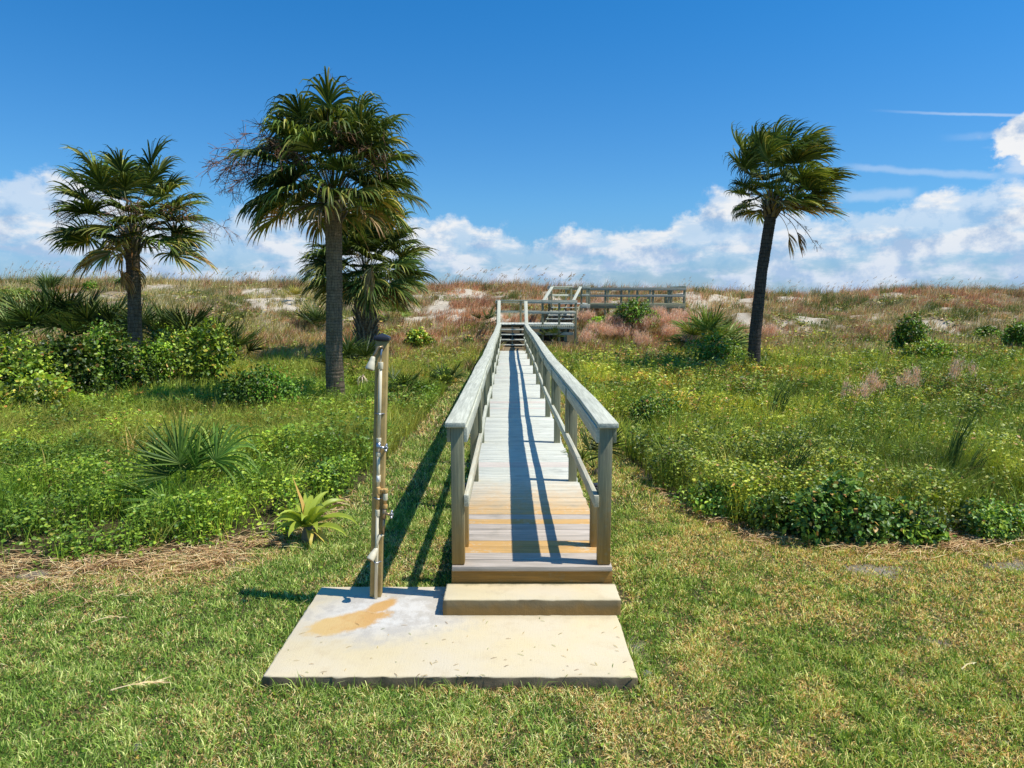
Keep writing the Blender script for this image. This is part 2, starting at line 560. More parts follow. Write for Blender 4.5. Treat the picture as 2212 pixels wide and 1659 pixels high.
bm_ = bare_mask(x, y)[:, None]
c = c * (1 - bm_ * .8) + np.array([.40, .35, .28]) * bm_ * .8
du = sstep(22, 29, y)[:, None]
c = c * (1 - du) + scrub * du
sm = sand_mask(x, y)[:, None]
c = c * (1 - sm) + sand * sm
shd = (sstep(-1.0, -.6, x) * sstep(3.3, 2.9, x) * sstep(28.9, 29.3, y) * sstep(34.6, 34.0, y))[:, None] * .85  # shade under stairs and landing, put into the ground colour
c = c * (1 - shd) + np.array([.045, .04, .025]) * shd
bch = sstep(50, 56, y)[:, None]
c = c * (1 - bch) + sand * bch
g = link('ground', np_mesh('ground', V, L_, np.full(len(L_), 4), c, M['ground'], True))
tag(g, kind='structure')

m_, T_, o_ = new_mat('sea water')
wpos = T_.n('ShaderNodeNewGeometry').outputs['Position']
wb = T_.n('ShaderNodeBump', {'Strength': .4, 'Distance': .3, 'Height': T_.noise(wpos, .35, 5, .6)})
T_.link(T_.n('ShaderNodeBsdfPrincipled', {'Base Color': (.03, .10, .16, 1), 'Roughness': .15, 'Normal': wb.outputs[0]}).outputs[0], o_.inputs[0])
sea = MB(); sea.add([(-9000, 95, -2.0), (9000, 95, -2.0), (9000, 12000, -2.0), (-9000, 12000, -2.0)], [(0, 1, 2, 3)])
tag(sea.build('sea', m_), kind='structure')

# ------------------------------------------------------------------ boardwalk
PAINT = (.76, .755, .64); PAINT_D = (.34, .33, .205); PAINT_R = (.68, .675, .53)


def shade(c, k=.1, a=1.0):
    f = 1 + random.uniform(-k, k)
    return (min(1, c[0] * f), min(1, c[1] * f), min(1, c[2] * f), a)


DY = [4.98, 7.5, 9.7, 12.0, 14.4, 16.9, 19.4, 21.9, 24.4, 26.9, 28.9]
DZ = [.345, .312, .278, .245, .218, .197, .180, .165, .150, .138, .128]
DEFL_L = [0, .006, -.006, .01, 0, -.01, 0, .012, .0, -.008, 0]     # the old timber wanders a little
DEFL_R = [0, -.010, -.028, -.03, -.012, 0, .012, 0, -.012, 0, 0]


def dz(y): return float(np.interp(y, DY, DZ))
def dxc(y): return .147 - (y - 5) * .0052


HALF = .597
bw = thing('boardwalk', 'long pale grey timber boardwalk with handrails leading from the concrete step to the dunes', 'boardwalk', (0.147, 4.98, .1))
iv = bw.location
inv = lambda p: (p[0] - iv[0], p[1] - iv[1], p[2] - iv[2])
deck = MB()
k = 0; yy = 4.96
BARE_PL = {0, 1, 4, 5, 6, 8}
PINK = {22, 23, 55, 60, 61, 92, 118, 121}
while yy < 28.8:
    w = .139
    yc = yy + w / 2
    if k in BARE_PL: col = shade((.60, .53, .45), .06, .10)
    elif k in PINK: col = shade((.78, .68, .58), .05, .3)
    else: col = shade(PAINT, .05)
    sl = (dz(yc + .07) - dz(yc - .07)) / .14
    rot = Matrix.Rotation(math.atan(sl), 3, 'X') @ Matrix.Rotation(random.uniform(-.004, .004), 3, 'Z')
    e = random.uniform(-.008, .008)
    deck.box(inv((dxc(yc) + e, yc, dz(yc) - .019 + random.uniform(-.0025, .0025))), (2 * HALF, w, .038), col, rot)
    yy += w + .006; k += 1
deck.build('deck', M['wood_x'], bw, .004)
mb = MB(); mb.box(inv((dxc(4.98) + .003, 5.005, .2465)), (2 * HALF + .012, .04, .118), (.36, .27, .12, .9)); mb.build('fascia_board', M['wood_x'], bw, .004)
for s in (-1, 1):
    mb = MB()
    for i in range(len(DY) - 1):
        ya, yb = DY[i] + .06, DY[i + 1] + (.06 if i < len(DY) - 2 else -.1)
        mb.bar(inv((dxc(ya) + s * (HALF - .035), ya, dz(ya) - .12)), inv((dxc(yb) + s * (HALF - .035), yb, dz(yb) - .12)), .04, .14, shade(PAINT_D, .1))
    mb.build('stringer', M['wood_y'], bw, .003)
RAIL_H = 1.05
PX = {-1: -HALF + .048, 1: HALF - .055}


def rx(s, y): return dxc(y) + PX[s] + float(np.interp(y, DY, DEFL_L if s < 0 else DEFL_R))


PYS = [5.03, 7.5, 9.7, 12.0, 14.4, 16.9, 19.4, 21.9, 24.4, 26.9, 28.75]
for s in (-1, 1):
    for i, y in enumerate(PYS):
        if i == 0:
            mb = MB(); z0 = dz(y); z1 = dz(y) + RAIL_H
            mb.box(inv((rx(s, y), y, (z0 + z1) / 2 + .0015)), (.094, .094, z1 - z0 - .003), shade(PAINT_D, .05))
            mb.build('post', M['wood_z'], bw, .005)
            continue
        gz = float(ground_z(rx(s, y), y)) - .3
        z1 = dz(y) + RAIL_H - .02
        mb = MB(); xo = rx(s, y) + s * .004
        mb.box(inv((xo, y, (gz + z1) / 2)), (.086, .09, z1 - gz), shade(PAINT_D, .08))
        # the block let in above the middle rail
        zb = dz(y) + .50
        mb.box(inv((xo - s * .066, y - .001, (zb + .05 + z1) / 2)), (.040, .088, z1 - zb - .05), shade(PAINT_D, .08))
        mb.build('post', M['wood_z'], bw, .004)
    # short capped pile behind each front post
    y = 5.42
    mb = MB(); gz = -.3; z1 = .80 if s > 0 else .80
    xs_ = rx(s, y) + s * .012 - (0 if s > 0 else -.0)
    mb.box(inv((xs_ - s * .022, y, (gz + z1) / 2)), (.088, .088, z1 - gz), shade(PAINT_D, .08))
    pp = mb.build('short_post', M['wood_z'], bw, .004)
    mb = MB(); mb.box(inv((xs_ - s * .022, y, z1 + .016)), (.112, .112, .036))
    mb.box(inv((xs_ - s * .022, y, z1 + .041)), (.07, .07, .018))
    mb.build('post_cap', M['cap'], pp, .008)
    # rails: cap board, two side boards, one middle rail
    cap = MB(); sd = MB(); md = MB()
    ys = np.linspace(4.955, 28.8, 2 + 9)
    fine = sorted(set([4.955] + DY[1:-1] + [28.82]))
    for a, b in zip(fine[:-1], fine[1:]):
        sub = np.linspace(a, b, 3)
        for ya, yb in zip(sub[:-1], sub[1:]):
            j = .006 * math.sin(ya * 2.1 + s)
            ca = (rx(s, ya) + s * .010, ya, dz(ya) + RAIL_H + .019 + j); cb = (rx(s, yb) + s * .010, yb, dz(yb) + RAIL_H + .019 + .006 * math.sin(yb * 2.1 + s))
            cap.bar(inv(ca), inv(cb), .150, .038, shade(PAINT_R, .03), True)
            for q in (-1, 1):
                o_x = q * .0615 - s * .010
                ea = .0 if ya > 4.96 else .03
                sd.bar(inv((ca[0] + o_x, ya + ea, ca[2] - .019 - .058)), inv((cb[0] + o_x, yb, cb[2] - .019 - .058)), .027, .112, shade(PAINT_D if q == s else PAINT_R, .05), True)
            zz0, zz1 = dz(ya) + .5 + j, dz(yb) + .5
            md.bar(inv((rx(s, ya) - s * .066, ya + (.01 if ya < 4.96 else 0), zz0)), inv((rx(s, yb) - s * .066, yb, zz1)), .036, .088, shade(PAINT_R, .06), True)
    cap.build('handrail_cap', M['wood_y'], bw, .005)
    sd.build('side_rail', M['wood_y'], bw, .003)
    md.build('middle_rail', M['wood_y'], bw, .003)


def stairs(name, label, x0, x1, y0, y1, z0, z1, n, rails, loc, dx=0.0):
    """n risers from (y0,z0) up to (y1,z1); open treads on stringers"""
    t = thing(name, label, 'stairs', loc)
    o = np.array(loc)
    run, rise = (y1 - y0) / n, (z1 - z0) / n
    for i in range(1, n):
        mb = MB(); yc = y0 + run * i + .02
        mb.box(np.array(((x0 + x1) / 2 + dx * i / n, yc, z0 + rise * i - .019)) - o, (x1 - x0, .27, .038), shade(PAINT, .06))
        mb.build('tread', M['wood_x'], t, .003)
    for xs in (x0 + .02, (x0 + x1) / 2, x1 - .02):
        mb = MB(); mb.bar(np.array((xs, y0 - .02, z0 - .1)) - o, np.array((xs + dx, y1, z1 - .16)) - o, .04, .14, shade(PAINT_D, .06), True)
        mb.build('stringer', M['wood_y'], t, .003)
    for (xs, ya, za, yb, zb) in rails:
        mb = MB(); mb.bar(np.array((xs, ya, za)) - o, np.array((xs + dx, yb, zb)) - o, .14, .04, shade(PAINT_R, .05), True)
        mb.bar(np.array((xs, ya, za - .07)) - o, np.array((xs + dx, yb, zb - .07)) - o, .04, .10, shade(PAINT_R, .05), True)
        mb.build('handrail', M['wood_y'], t, .003)
    return t


LZ = 1.135
LX0, LX1 = -.62, 2.75
stairs('staircase', 'open timber stairs climbing from the far end of the boardwalk', -.53, .55, 28.95, 30.4, .12, LZ, 5,
       [(-.56, 28.85, .125 + RAIL_H, 30.42, LZ + 1.0), (.60, 28.85, .125 + RAIL_H, 30.42, LZ + 1.0)], (0, 28.95, .0))


def rail_run(parent, o, p, q, n, h, gz=None, tr=None):
    """posts, top rail, middle rail between p and q (deck level points)"""
    p = np.asarray(p, float); q = np.asarray(q, float)
    for i in range(n + 1):
        c = p + (q - p) * i / n
        b = c[2] - (.25 if gz is None else c[2] - gz(c[0], c[1]) + .3)
        mb = MB(); mb.box(np.array((c[0], c[1], (b + c[2] + h) / 2)) - o, (.092, .092, c[2] + h - b), shade(PAINT_D, .12))
        mb.build('post', M['wood_z'], parent, .003)
    d = unit(q - p)
    e = d * .06
    mb = MB(); mb.bar(p - e + (0, 0, h + .02) - o, q + e + (0, 0, h + .02) - o, .15, .04, shade(tr or PAINT_R, .05))
    s = np.cross(d, (0, 0, 1))
    mb.bar(p - e + s * .066 + (0, 0, h - .055) - o, q + e + s * .066 + (0, 0, h - .055) - o, .038, .10, shade(tr or PAINT_R, .05))
    mb.build('top_rail', M['wood_x'], parent, .003)
    mb = MB(); mb.bar(p + s * .066 + (0, 0, h * .5) - o, q + s * .066 + (0, 0, h * .5) - o, .038, .10, shade(tr or PAINT_R, .08))
    mb.build('middle_rail', M['wood_x'], parent, .003)


def planks(parent, o, x0, x1, y0, y1, z, mat, along='y'):
    mb = MB(); v = y0 if along == 'y' else x0
    while v < (y1 if along == 'y' else x1) - .05:
        if along == 'y':
            mb.box(np.array(((x0 + x1) / 2, v + .07, z - .019)) - o, (x1 - x0, .138, .038), shade(PAINT, .08))
        else:
            mb.box(np.array((v + .07, (y0 + y1) / 2, z - .019)) - o, (.138, y1 - y0, .038), shade(PAINT, .08))
        v += .146
    mb.build('deck', mat, parent, .003)


gz_ = lambda x, y: float(ground_z(x, y))
o = np.array((1.0, 31.3, .3))
ld = thing('landing_deck', 'small railed timber landing between the two flights of stairs', 'deck', o)
planks(ld, o, LX0, LX1, 30.42, 32.3, LZ, M['wood_y'], 'x')
mb = MB(); mb.box(np.array(((LX0 + LX1) / 2 + .6, 30.40, LZ - .125)) - o, (LX1 - LX0 - 1.25, .04, .17), shade(PAINT_R, .05))
mb.build('rim_joist', M['wood_x'], ld, .003); mb = MB(); mb.box(np.array(((LX0 + LX1) / 2, 32.29, LZ - .13)) - o, (LX1 - LX0, .04, .17), shade(PAINT_D, .05)); mb.build('rim_joist', M['wood_x'], ld, .003)
mb = MB()
for i in range(22):
    xs = .72 + i * .095
    mb.box(np.array((xs, 30.375, LZ - .09)) - o, (.035, .018, .07), shade(PAINT_D, .2))
mb.build('joist_end', M['wood_y'], ld)
mb = MB(); mb.box(np.array((1.75, 30.55, LZ - .42)) - o, (1.9, .04, .13), shade(PAINT_R, .1)); mb.build('cross_brace', M['wood_x'], ld, .003)
for xs in (.66, 2.25):
    for ys in (30.62, 32.1):
        b = gz_(xs, ys) - .3
        mb = MB(); mb.box(np.array((xs + .1, ys, (b + LZ - .2) / 2)) - o, (.14, .14, LZ - .2 - b), shade(PAINT_D, .1)); mb.build('support_pile', M['wood_z'], ld, .003)
rail_run(ld, o, (.62, 30.46, LZ), (LX1 + .03, 30.46, LZ), 3, 1.0, gz_)
rail_run(ld, o, (1.40, 32.22, LZ), (LX0 + .02, 32.22, LZ), 2, 1.0, gz_)
rail_run(ld, o, (LX0 - .02, 32.05, LZ), (LX0 - .02, 30.46, LZ), 1, 1.0, gz_)
UZ = 1.99
UY0, UY1 = 34.0, 37.6
stairs('staircase', 'upper flight of open timber stairs from the landing to the dune platform', 1.50, 2.80, 32.32, 34.0, LZ, UZ, 5,
       [(1.46, 32.25, LZ + 1.02, 34.05, UZ + .82), (2.84, 32.25, LZ + 1.02, 34.05, UZ + .82)], (2.1, 32.32, .6), .50)
o = np.array((5.0, 35.5, 1.2))
ud = thing('dune_platform', 'long railed timber platform on top of the dune at the right of the stairs', 'deck', o)
UX0, UX1 = 1.92, 8.55
planks(ud, o, UX0, 3.8, 34.02, UY1, UZ, M['wood_x'])
mb = MB(); mb.box(np.array(((3.82 + UX1) / 2, 36.1, UZ - .019)) - o, (UX1 - 3.82, UY1 - 34.6, .038), shade(PAINT_D, .1))
mb.build('long_deck', M['wood_x'], ud, .003)
mb = MB(); mb.box(np.array(((3.82 + UX1) / 2, 34.575, UZ - .13)) - o, (UX1 - 3.82, .04, .24), shade(PAINT_D, .05)); mb.build('rim_joist', M['wood_x'], ud, .003); mb = MB(); mb.box(np.array((3.55, 34.0, UZ - .13)) - o, (.5, .04, .2), shade(PAINT_R, .05)); mb.build('rim_joist', M['wood_x'], ud, .003)
rail_run(ud, o, (3.84, 34.66, UZ), (UX1, 34.66, UZ), 6, .74, gz_, (.40, .41, .34))
rail_run(ud, o, (3.38, 34.05, UZ), (3.75, 34.05, UZ), 1, .82, gz_)
rail_run(ud, o, (UX1, UY1, UZ), (2.9, UY1, UZ), 5, .78, gz_, (.33, .34, .28))
rail_run(ud, o, (UX0, 36.2, UZ), (UX0, 34.05, UZ), 1, .82, gz_)
rail_run(ud, o, (UX1, 34.75, UZ), (UX1, UY1 - .1, UZ), 1, .82, gz_)
rail_run(ud, o, (UX0 + 1.2, 36.9, UZ), (UX0, 36.3, UZ), 1, .82, gz_)
bn = thing('bench', 'small timber bench standing on the far end of the dune platform', 'bench', (7.6, 36.6, UZ))
mb = MB(); mb.box((0, 0, .42), (1.1, .36, .05), shade(PAINT, .05)); mb.build('seat', M['wood_x'], bn, .004)
for xs in (-.45, .45):
    mb = MB(); mb.box((xs, 0, .198), (.09, .3, .394), shade(PAINT_D, .05)); mb.build('leg', M['wood_z'], bn, .004)

# ------------------------------------------------------------------ concrete slab and step
ST = .085
sl0 = at(565, 1470, ST); sl1 = at(1383, 1478, ST)
SX0, SX1, SY0, SY1 = -1.495, .752, 3.90, 5.20


def slab_mesh(x0, x1, y0, y1, z0, z1, r, seed, rough):
    """a cast block with a worn arris"""
    rng = np.random.default_rng(seed)
    mb = MB()
    nseg = 44
    ring = []
    def outline(ins):
        pts = []
        for k in range(nseg): t = k / nseg; pts.append((x0 + ins + (x1 - x0 - 2 * ins) * t, y0 + ins))
        for k in range(nseg // 2): t = k / (nseg // 2); pts.append((x1 - ins, y0 + ins + (y1 - y0 - 2 * ins) * t))
        for k in range(nseg): t = k / nseg; pts.append((x1 - ins - (x1 - x0 - 2 * ins) * t, y1 - ins))
        for k in range(nseg // 2): t = k / (nseg // 2); pts.append((x0 + ins, y1 - ins - (y1 - y0 - 2 * ins) * t))
        return np.array(pts)
    lv = [(0, z0), (0, z0 + (z1 - z0) * .5), (0, z1 - r), (r * .3, z1 - r * .3), (r, z1)]
    V = []
    for j, (ins, z) in enumerate(lv):
        p = outline(ins)
        jit = rng.normal(0, rough * (1.0 if j < 3 else .35), len(p))
        cx, cy = (x0 + x1) / 2, (y0 + y1) / 2
        d = unit(np.stack([p[:, 0] - cx, p[:, 1] - cy], 1))
        p = p + d * jit[:, None]
        V.append(np.concatenate([p, np.full((len(p), 1), z)], 1))
    k = len(V[0]); fs = []
    for j in range(len(lv) - 1):
        fs += [(j * k + i, j * k + (i + 1) % k, (j + 1) * k + (i + 1) % k, (j + 1) * k + i) for i in range(k)]
    fs.append(tuple((len(lv) - 1) * k + i for i in range(k)))
    mb.add(np.concatenate(V), fs)
    return mb


o = slab_mesh(SX0, SX1, SY0, SY1, -.15, ST, .012, 1, .006).build('concrete_slab', M['slab'])
tag(o, 'low tan concrete slab on the lawn with an orange rust stain near the shower', 'slab')
o = slab_mesh(-.49, .775, 4.70, 4.982, ST + .002, .205, .014, 2, .003).build('concrete_step', M['step'])
tag(o, 'raised concrete step on the slab at the foot of the boardwalk', 'step')

# ------------------------------------------------------------------ outdoor shower
pb = at(811, 1289, ST)
sh = thing('outdoor_shower', 'weathered wooden post with cream shower pipes and two shower heads standing on the slab', 'shower', (pb[0], pb[1] + .03, ST), rot=(0, R(2.7), R(3)))
mb = MB(); mb.box((0, 0, .97), (.086, .092, 1.935), (.3, .25, .18)); po = mb.build('post', M['old_post'], sh, .006)
mb = MB(); mb.box((0, 0, 1.953), (.110, .114, .026)); mb.add([(-.055, -.057, 1.967), (.055, -.057, 1.967), (.055, .057, 1.967), (-.055, .057, 1.967), (0, 0, 1.992)], [(0, 1, 4), (1, 2, 4), (2, 3, 4), (3, 0, 4), (3, 2, 1, 0)])
mb.build('post_cap', M['cap'], po, .004)
YP = -.064
zt = lambda v: (1570 - v) / 772.0
mb = MB(); mb.tube([(0.006, YP, .005), (0.004, YP, zt(1050))], .0125, 12); mb.tube([(.004, YP, zt(900)), (0, YP, zt(700))], .0125, 12); mb.tube([(0, YP, zt(640)), (0, YP, zt(215))], .0125, 12)
mb.build('supply_pipe', M['pvc'], sh, smooth=True)
mb = MB(); mb.tube([(.004, YP, zt(1050)), (.004, YP, zt(900))], .0130, 12); mb.tube([(.004, YP, zt(922)), (.05, YP, zt(922)), (.058, YP, zt(930)), (.058, YP, zt(1010))], .0125, 12)
mb.build('branch_pipe', M['pvc_rust'], sh, smooth=True)
for (x_, z_, h_, r_, mt) in [(.004, zt(1055), .05, .018, 'pvc'), (.004, zt(925), .05, .018, 'pvc_rust'), (.004, zt(855), .052, .0175, 'pvc'), (0, zt(715), .028, .018, 'pvc'), (0, zt(632), .03, .018, 'pvc'), (0, zt(210), .05, .019, 'pvc'), (.058, zt(960), .05, .0175, 'pvc'), (.058, zt(1015), .03, .018, 'pvc_rust'), (.058, zt(925), .03, .0175, 'pvc_rust')]:
    mb = MB(); mb.tube([(x_, YP, z_ - h_ / 2), (x_, YP, z_ + h_ / 2)], r_, 14); cp = mb.build('pipe_coupling', M[mt], sh, .002, True)
    if abs(z_ - zt(855)) < 1e-6:
        mb = MB(); mb.box((x_, YP - .0185, z_), (.02, .003, .045)); lb = mb.build('pipe_label', M['white'], cp)
        for q in range(5):
            pass
for z_, x_ in ((zt(483), 0), (zt(972), .004), (zt(1350), .005)):
    mb = MB(); mb.tube([(x_ - .034, YP + .018, z_), (x_ - .016, YP + .012, z_), (x_ - .012, YP - .012, z_), (x_ + .012, YP - .012, z_), (x_ + .016, YP + .012, z_), (x_ + .034, YP + .018, z_)], .005, 6)
    mb.build('pipe_clamp', M['steel'], sh)


def valve(x_, z_, body, len_):
    mb = MB(); mb.tube([(x_, YP, z_ - .035), (x_, YP, z_ + .035)], .0165, 12); mb.tube([(x_, YP, z_), (x_ + len_, YP - .012, z_ - .004)], .011, 10)
    v = mb.build('valve', M[body], sh, 0, True)
    mb = MB(); hc = np.array((x_ + len_ + .012, YP - .014, z_ - .004))
    mb.tube([hc + (-.012, 0, 0), hc + (.012, 0, 0)], .013, 10)
    for q in range(5):
        t = q * 2 * math.pi / 5
        e = np.array((0, math.cos(t), math.sin(t)))
        mb.tube([hc, hc + e * .026, hc + e * .034], [.008, .009, .006], 8)
    mb.build('handle', M['steel'], v, 0, True)


valve(0, zt(672), 'steel', .045)
valve(.052, zt(1058), 'brass', .045)


def head(x_, z_, pts, mat_arm, rb, dirn):
    mb = MB(); mb.tube(pts, .011, 10); arm = mb.build('shower_arm', M[mat_arm], sh, 0, True)
    e = np.asarray(pts[-1]); d = unit(np.asarray(dirn, float))
    mb = MB(); mb.tube([e - d * .012, e + d * .01, e + d * .022, e + d * .032, e + d * .075, e + d * .085], [.014, .020, .020, .024, rb, rb * .93], 18)
    hd = mb.build('shower_head', M['pvc'], sh, .001, True)
    mb = MB(); mb.tube([e + d * .0855, e + d * .088], rb * .78, 18); mb.build('spray_face', M['brass'], hd)


head(0, 0, [(.012, YP + .03, zt(118)), (.006, YP - .0, zt(104)), (-.014, YP - .02, zt(108)), (-.035, YP - .035, zt(140)), (-.05, YP - .045, zt(168))], 'brass', .033, (-.22, -.28, -1))
mb = MB(); mb.tube([(0, YP, zt(190)), (.004, YP + .004, zt(120)), (.012, YP + .03, zt(112))], .007, 8); mb.build('riser_tube', M['steel'], sh, 0, True)
mb = MB(); mb.tube([(.052, YP, zt(1090)), (.048, YP, zt(1180))], .012, 10); mb.build('branch_pipe', M['brass'], sh, 0, True)
head(0, 0, [(.048, YP + .0, zt(1185)), (.03, YP - .022, zt(1186)), (.012, YP - .036, zt(1215)), (.004, YP - .042, zt(1262))], 'pvc', .030, (-.45, -.55, -.8))

# ------------------------------------------------------------------ palms
GREEN = [(3, (.040, .072, .020)), (3, (.062, .102, .026)), (1.5, (.10, .14, .036)), (.8, (.19, .21, .075))]
OLDG = [(2, (.10, .13, .035)), (2, (.16, .17, .055)), (1, (.27, .23, .10))]
DEAD = [(2, (.20, .135, .075)), (2, (.30, .22, .13)), (1, (.12, .08, .05))]


def frond(parent, o, org, az, e0, pet, rad, rng, pal, bend=.7, droop=.8, nseg=26, span=2.05, wind=(0, 0, 0), cost=.42, stiff=False, wmul=1.0, name='frond', roll=0.0):
    """one fan leaf: stalk, arched midrib and narrow pleated segments hanging at the tips"""
    org = np.asarray(org, float) - o
    wind = np.asarray(wind, float)
    ca, sa = math.cos(az), math.sin(az)
    n = 8
    pts = [org]; e = e0; tot = pet + cost * rad
    dirs = []
    for i in range(n):
        s = (i + .5) / n
        ee = e0 - bend * s ** 1.3
        d = np.array((ca * math.cos(ee), sa * math.cos(ee), math.sin(ee))) + wind * .35 * s
        d = unit(d); dirs.append(d); pts.append(pts[-1] + d * tot / n)
    pts = np.array(pts); cum = np.linspace(0, tot, n + 1)
    Lv = Leaves()
    # stalk as two crossed ribbons
    up = np.array((0, 0, 1.0))
    tang = unit(np.gradient(pts, axis=0))
    sd = np.cross(tang, up); bad = np.linalg.norm(sd, axis=1) < .05
    sd[bad] = np.array((-sa, ca, 0)); sd = unit(sd)
    nn = unit(np.cross(sd, tang))
    wv = np.interp(cum, [0, pet * .3, pet, tot], [.05, .028, .022, .006]) * wmul
    pc = pick(pal, 1, .1, rng) * np.array([1.3, 1.15, 1.0])
    Lv.ribbons(pts[None], sd[None], wv[None], pc)
    Lv.ribbons(pts[None], nn[None], wv[None] * .7, pc)
    # segments
    ks = np.linspace(-1, 1, nseg * 2 + 1)
    a = ks * span * rng.uniform(.92, 1.05)
    st_s = pet + cost * rad * (1 - np.abs(ks) ** .75)
    base = np.stack([np.interp(st_s, cum, pts[:, j]) for j in range(3)], 1)
    Tn = unit(np.stack([np.interp(st_s, cum, tang[:, j]) for j in range(3)], 1))
    Sn = unit(np.stack([np.interp(st_s, cum, sd[:, j]) for j in range(3)], 1))
    Nn = unit(np.cross(Sn, Tn))
    if roll:
        Sn, Nn = Sn * math.cos(roll) + Nn * math.sin(roll), Nn * math.cos(roll) - Sn * math.sin(roll)
    vf = .34 if not stiff else .25
    d0 = unit(Tn * np.cos(a)[:, None] + Sn * np.sin(a)[:, None] + Nn * (vf * np.abs(np.sin(a)))[:, None] + rng.normal(0, .05, (len(a), 3)))
    Lg = rad * (.72 + .28 * np.cos(a * .6)) * rng.uniform(.86, 1.06, len(a))
    m = 7
    P = np.zeros((len(a), m, 3)); D = np.zeros((len(a), m, 3))
    P[:, 0] = base
    dr = droop * rng.uniform(.55, 1.35, len(a))
    for j in range(1, m):
        s = (j - .5) / (m - 1)
        g_ = np.array((0, 0, -1.0))
        dd = unit(d0 + (dr * s ** 2.6)[:, None] * 2.0 * g_ + wind * s ** 1.2 * 1.3)
        P[:, j] = P[:, j - 1] + dd * (Lg / (m - 1))[:, None]
        D[:, j] = dd
    D[:, 0] = d0
    wseg = np.interp(np.linspace(0, 1, m), [0, .35, .62, 1], [.5, 1.12, .95, .1])
    step = rad * .42 * 2 * span / (2 * nseg)
    Wd = (np.full(len(a), max(step * 1.35, .022)) * wmul)[:, None] * wseg[None]
    Wv = unit(np.cross(D, Nn[:, None, :]))
    alt = np.where(np.arange(len(a)) % 2 == 0, .55, -.55) + rng.normal(0, .15, len(a))
    Wv = unit(Wv * np.cos(alt)[:, None, None] + np.cross(D, Wv) * np.sin(alt)[:, None, None])
    C = pick(pal, len(a), .16, rng) * rng.choice([.55, .8, 1.0, 1.25, 1.6])
    C = C * (1 + .25 * (rng.random() < .25) * np.array([1.0, .5, 0]))
    Lv.ribbons(P, Wv, Wd, C)
    return Lv.build(name, M['frond'], parent)


def panicle(parent, o, org, az, e0, length, rng, pal, bend=1.3, nb=20, name='flower_stalk', sub=10, wind=(.03, 0, 0), fl=.55, w=.015):
    """a branching spent flower stalk of thin brown twigs"""
    org = np.asarray(org, float) - o
    n = 12; pts = [org]
    ca, sa = math.cos(az), math.sin(az)
    for i in range(n):
        ee = e0 - bend * ((i + .5) / n) ** 1.4
        pts.append(pts[-1] + unit(np.array((ca * math.cos(ee), sa * math.cos(ee), math.sin(ee))) + np.array(wind) * i / n) * length / n)
    pts = np.array(pts)
    Lv = Leaves(); 
    def rib(P, w0, w1):
        P = np.asarray(P)[None]
        k = P.shape[1]
        s = unit(np.cross(unit(np.gradient(P[0], axis=0)), unit(rng.normal(0, 1, 3))))[None]
        Lv.ribbons(P, s, np.linspace(w0, w1, k)[None], pick(pal, 1, .2, rng))
    rib(pts, w * 3, w)
    for b in range(nb):
        f = rng.uniform(.3, 1.0)
        p = np.array([np.interp(f * n, range(n + 1), pts[:, j]) for j in range(3)])
        d = unit(rng.normal(0, 1, 3) * (.8, .8, .6) + (pts[-1] - pts[n // 2]) * .8 / length + (0, 0, -.1))
        ln = length * fl * rng.uniform(.3, .6) * (1.15 - f * .5)
        q = p + d * ln * .5 + rng.normal(0, .02, 3); e = q + unit(d + (0, 0, -.45) + rng.normal(0, .2, 3)) * ln * .5
        B = np.array([p, (p + q) / 2 + rng.normal(0, .01, 3), q, (q + e) / 2, e])
        rib(B, w, w * .6)
        for t in range(sub):
            g = rng.uniform(.15, 1)
            pp = np.array([np.interp(g * 4, range(5), B[:, j]) for j in range(3)])
            dd = unit(d + rng.normal(0, .8, 3) + (0, 0, -.15))
            l2 = ln * rng.uniform(.25, .5)
            rib([pp, pp + dd * l2 * .5, pp + dd * l2 + (0, 0, -.06 * l2)], w * .62, w * .5)
    return Lv.build(name, M['twig'], parent)


def trunk_mesh(pts, rads, mat, rng, name, parent, ring=.075, rough=.02):
    """ringed palm trunk along pts"""
    pts = np.asarray(pts, float); cum = np.concatenate([[0], np.cumsum(np.linalg.norm(np.diff(pts, axis=0), axis=1))])
    n = int(cum[-1] / (ring / 3)); s = np.linspace(0, cum[-1], n); k = 22
    C = np.stack([np.interp(s, cum, pts[:, j]) for j in range(3)], 1)
    r = np.interp(s, cum, rads)
    ph = (s / ring + .5 * np.interp(s, np.linspace(0, cum[-1], 60), rng.random(60))) % 1
    th = np.arange(k) / k * 2 * math.pi
    V = np.zeros((n, k, 3))
    nz = fbm(th[None, :] / (2 * math.pi) * 9 + 0 * s[:, None], s[:, None] * 7, 3) - .5
    rr = r[:, None] * (1 + .07 * (ph[:, None] ** 2 - .4) + rough * 4.0 * nz)
    V[..., 0] = C[:, None, 0] + rr * np.cos(th); V[..., 1] = C[:, None, 1] + rr * np.sin(th); V[..., 2] = C[:, None, 2]
    I = np.arange(n * k).reshape(n, k)
    Lp = np.stack([I[:-1], np.roll(I[:-1], -1, 1), np.roll(I[1:], -1, 1), I[1:]], -1).reshape(-1, 4)
    return link(name, np_mesh(name, V.reshape(-1, 3), Lp, np.full(len(Lp), 4), np.ones((n * k, 3)), mat, True), parent)


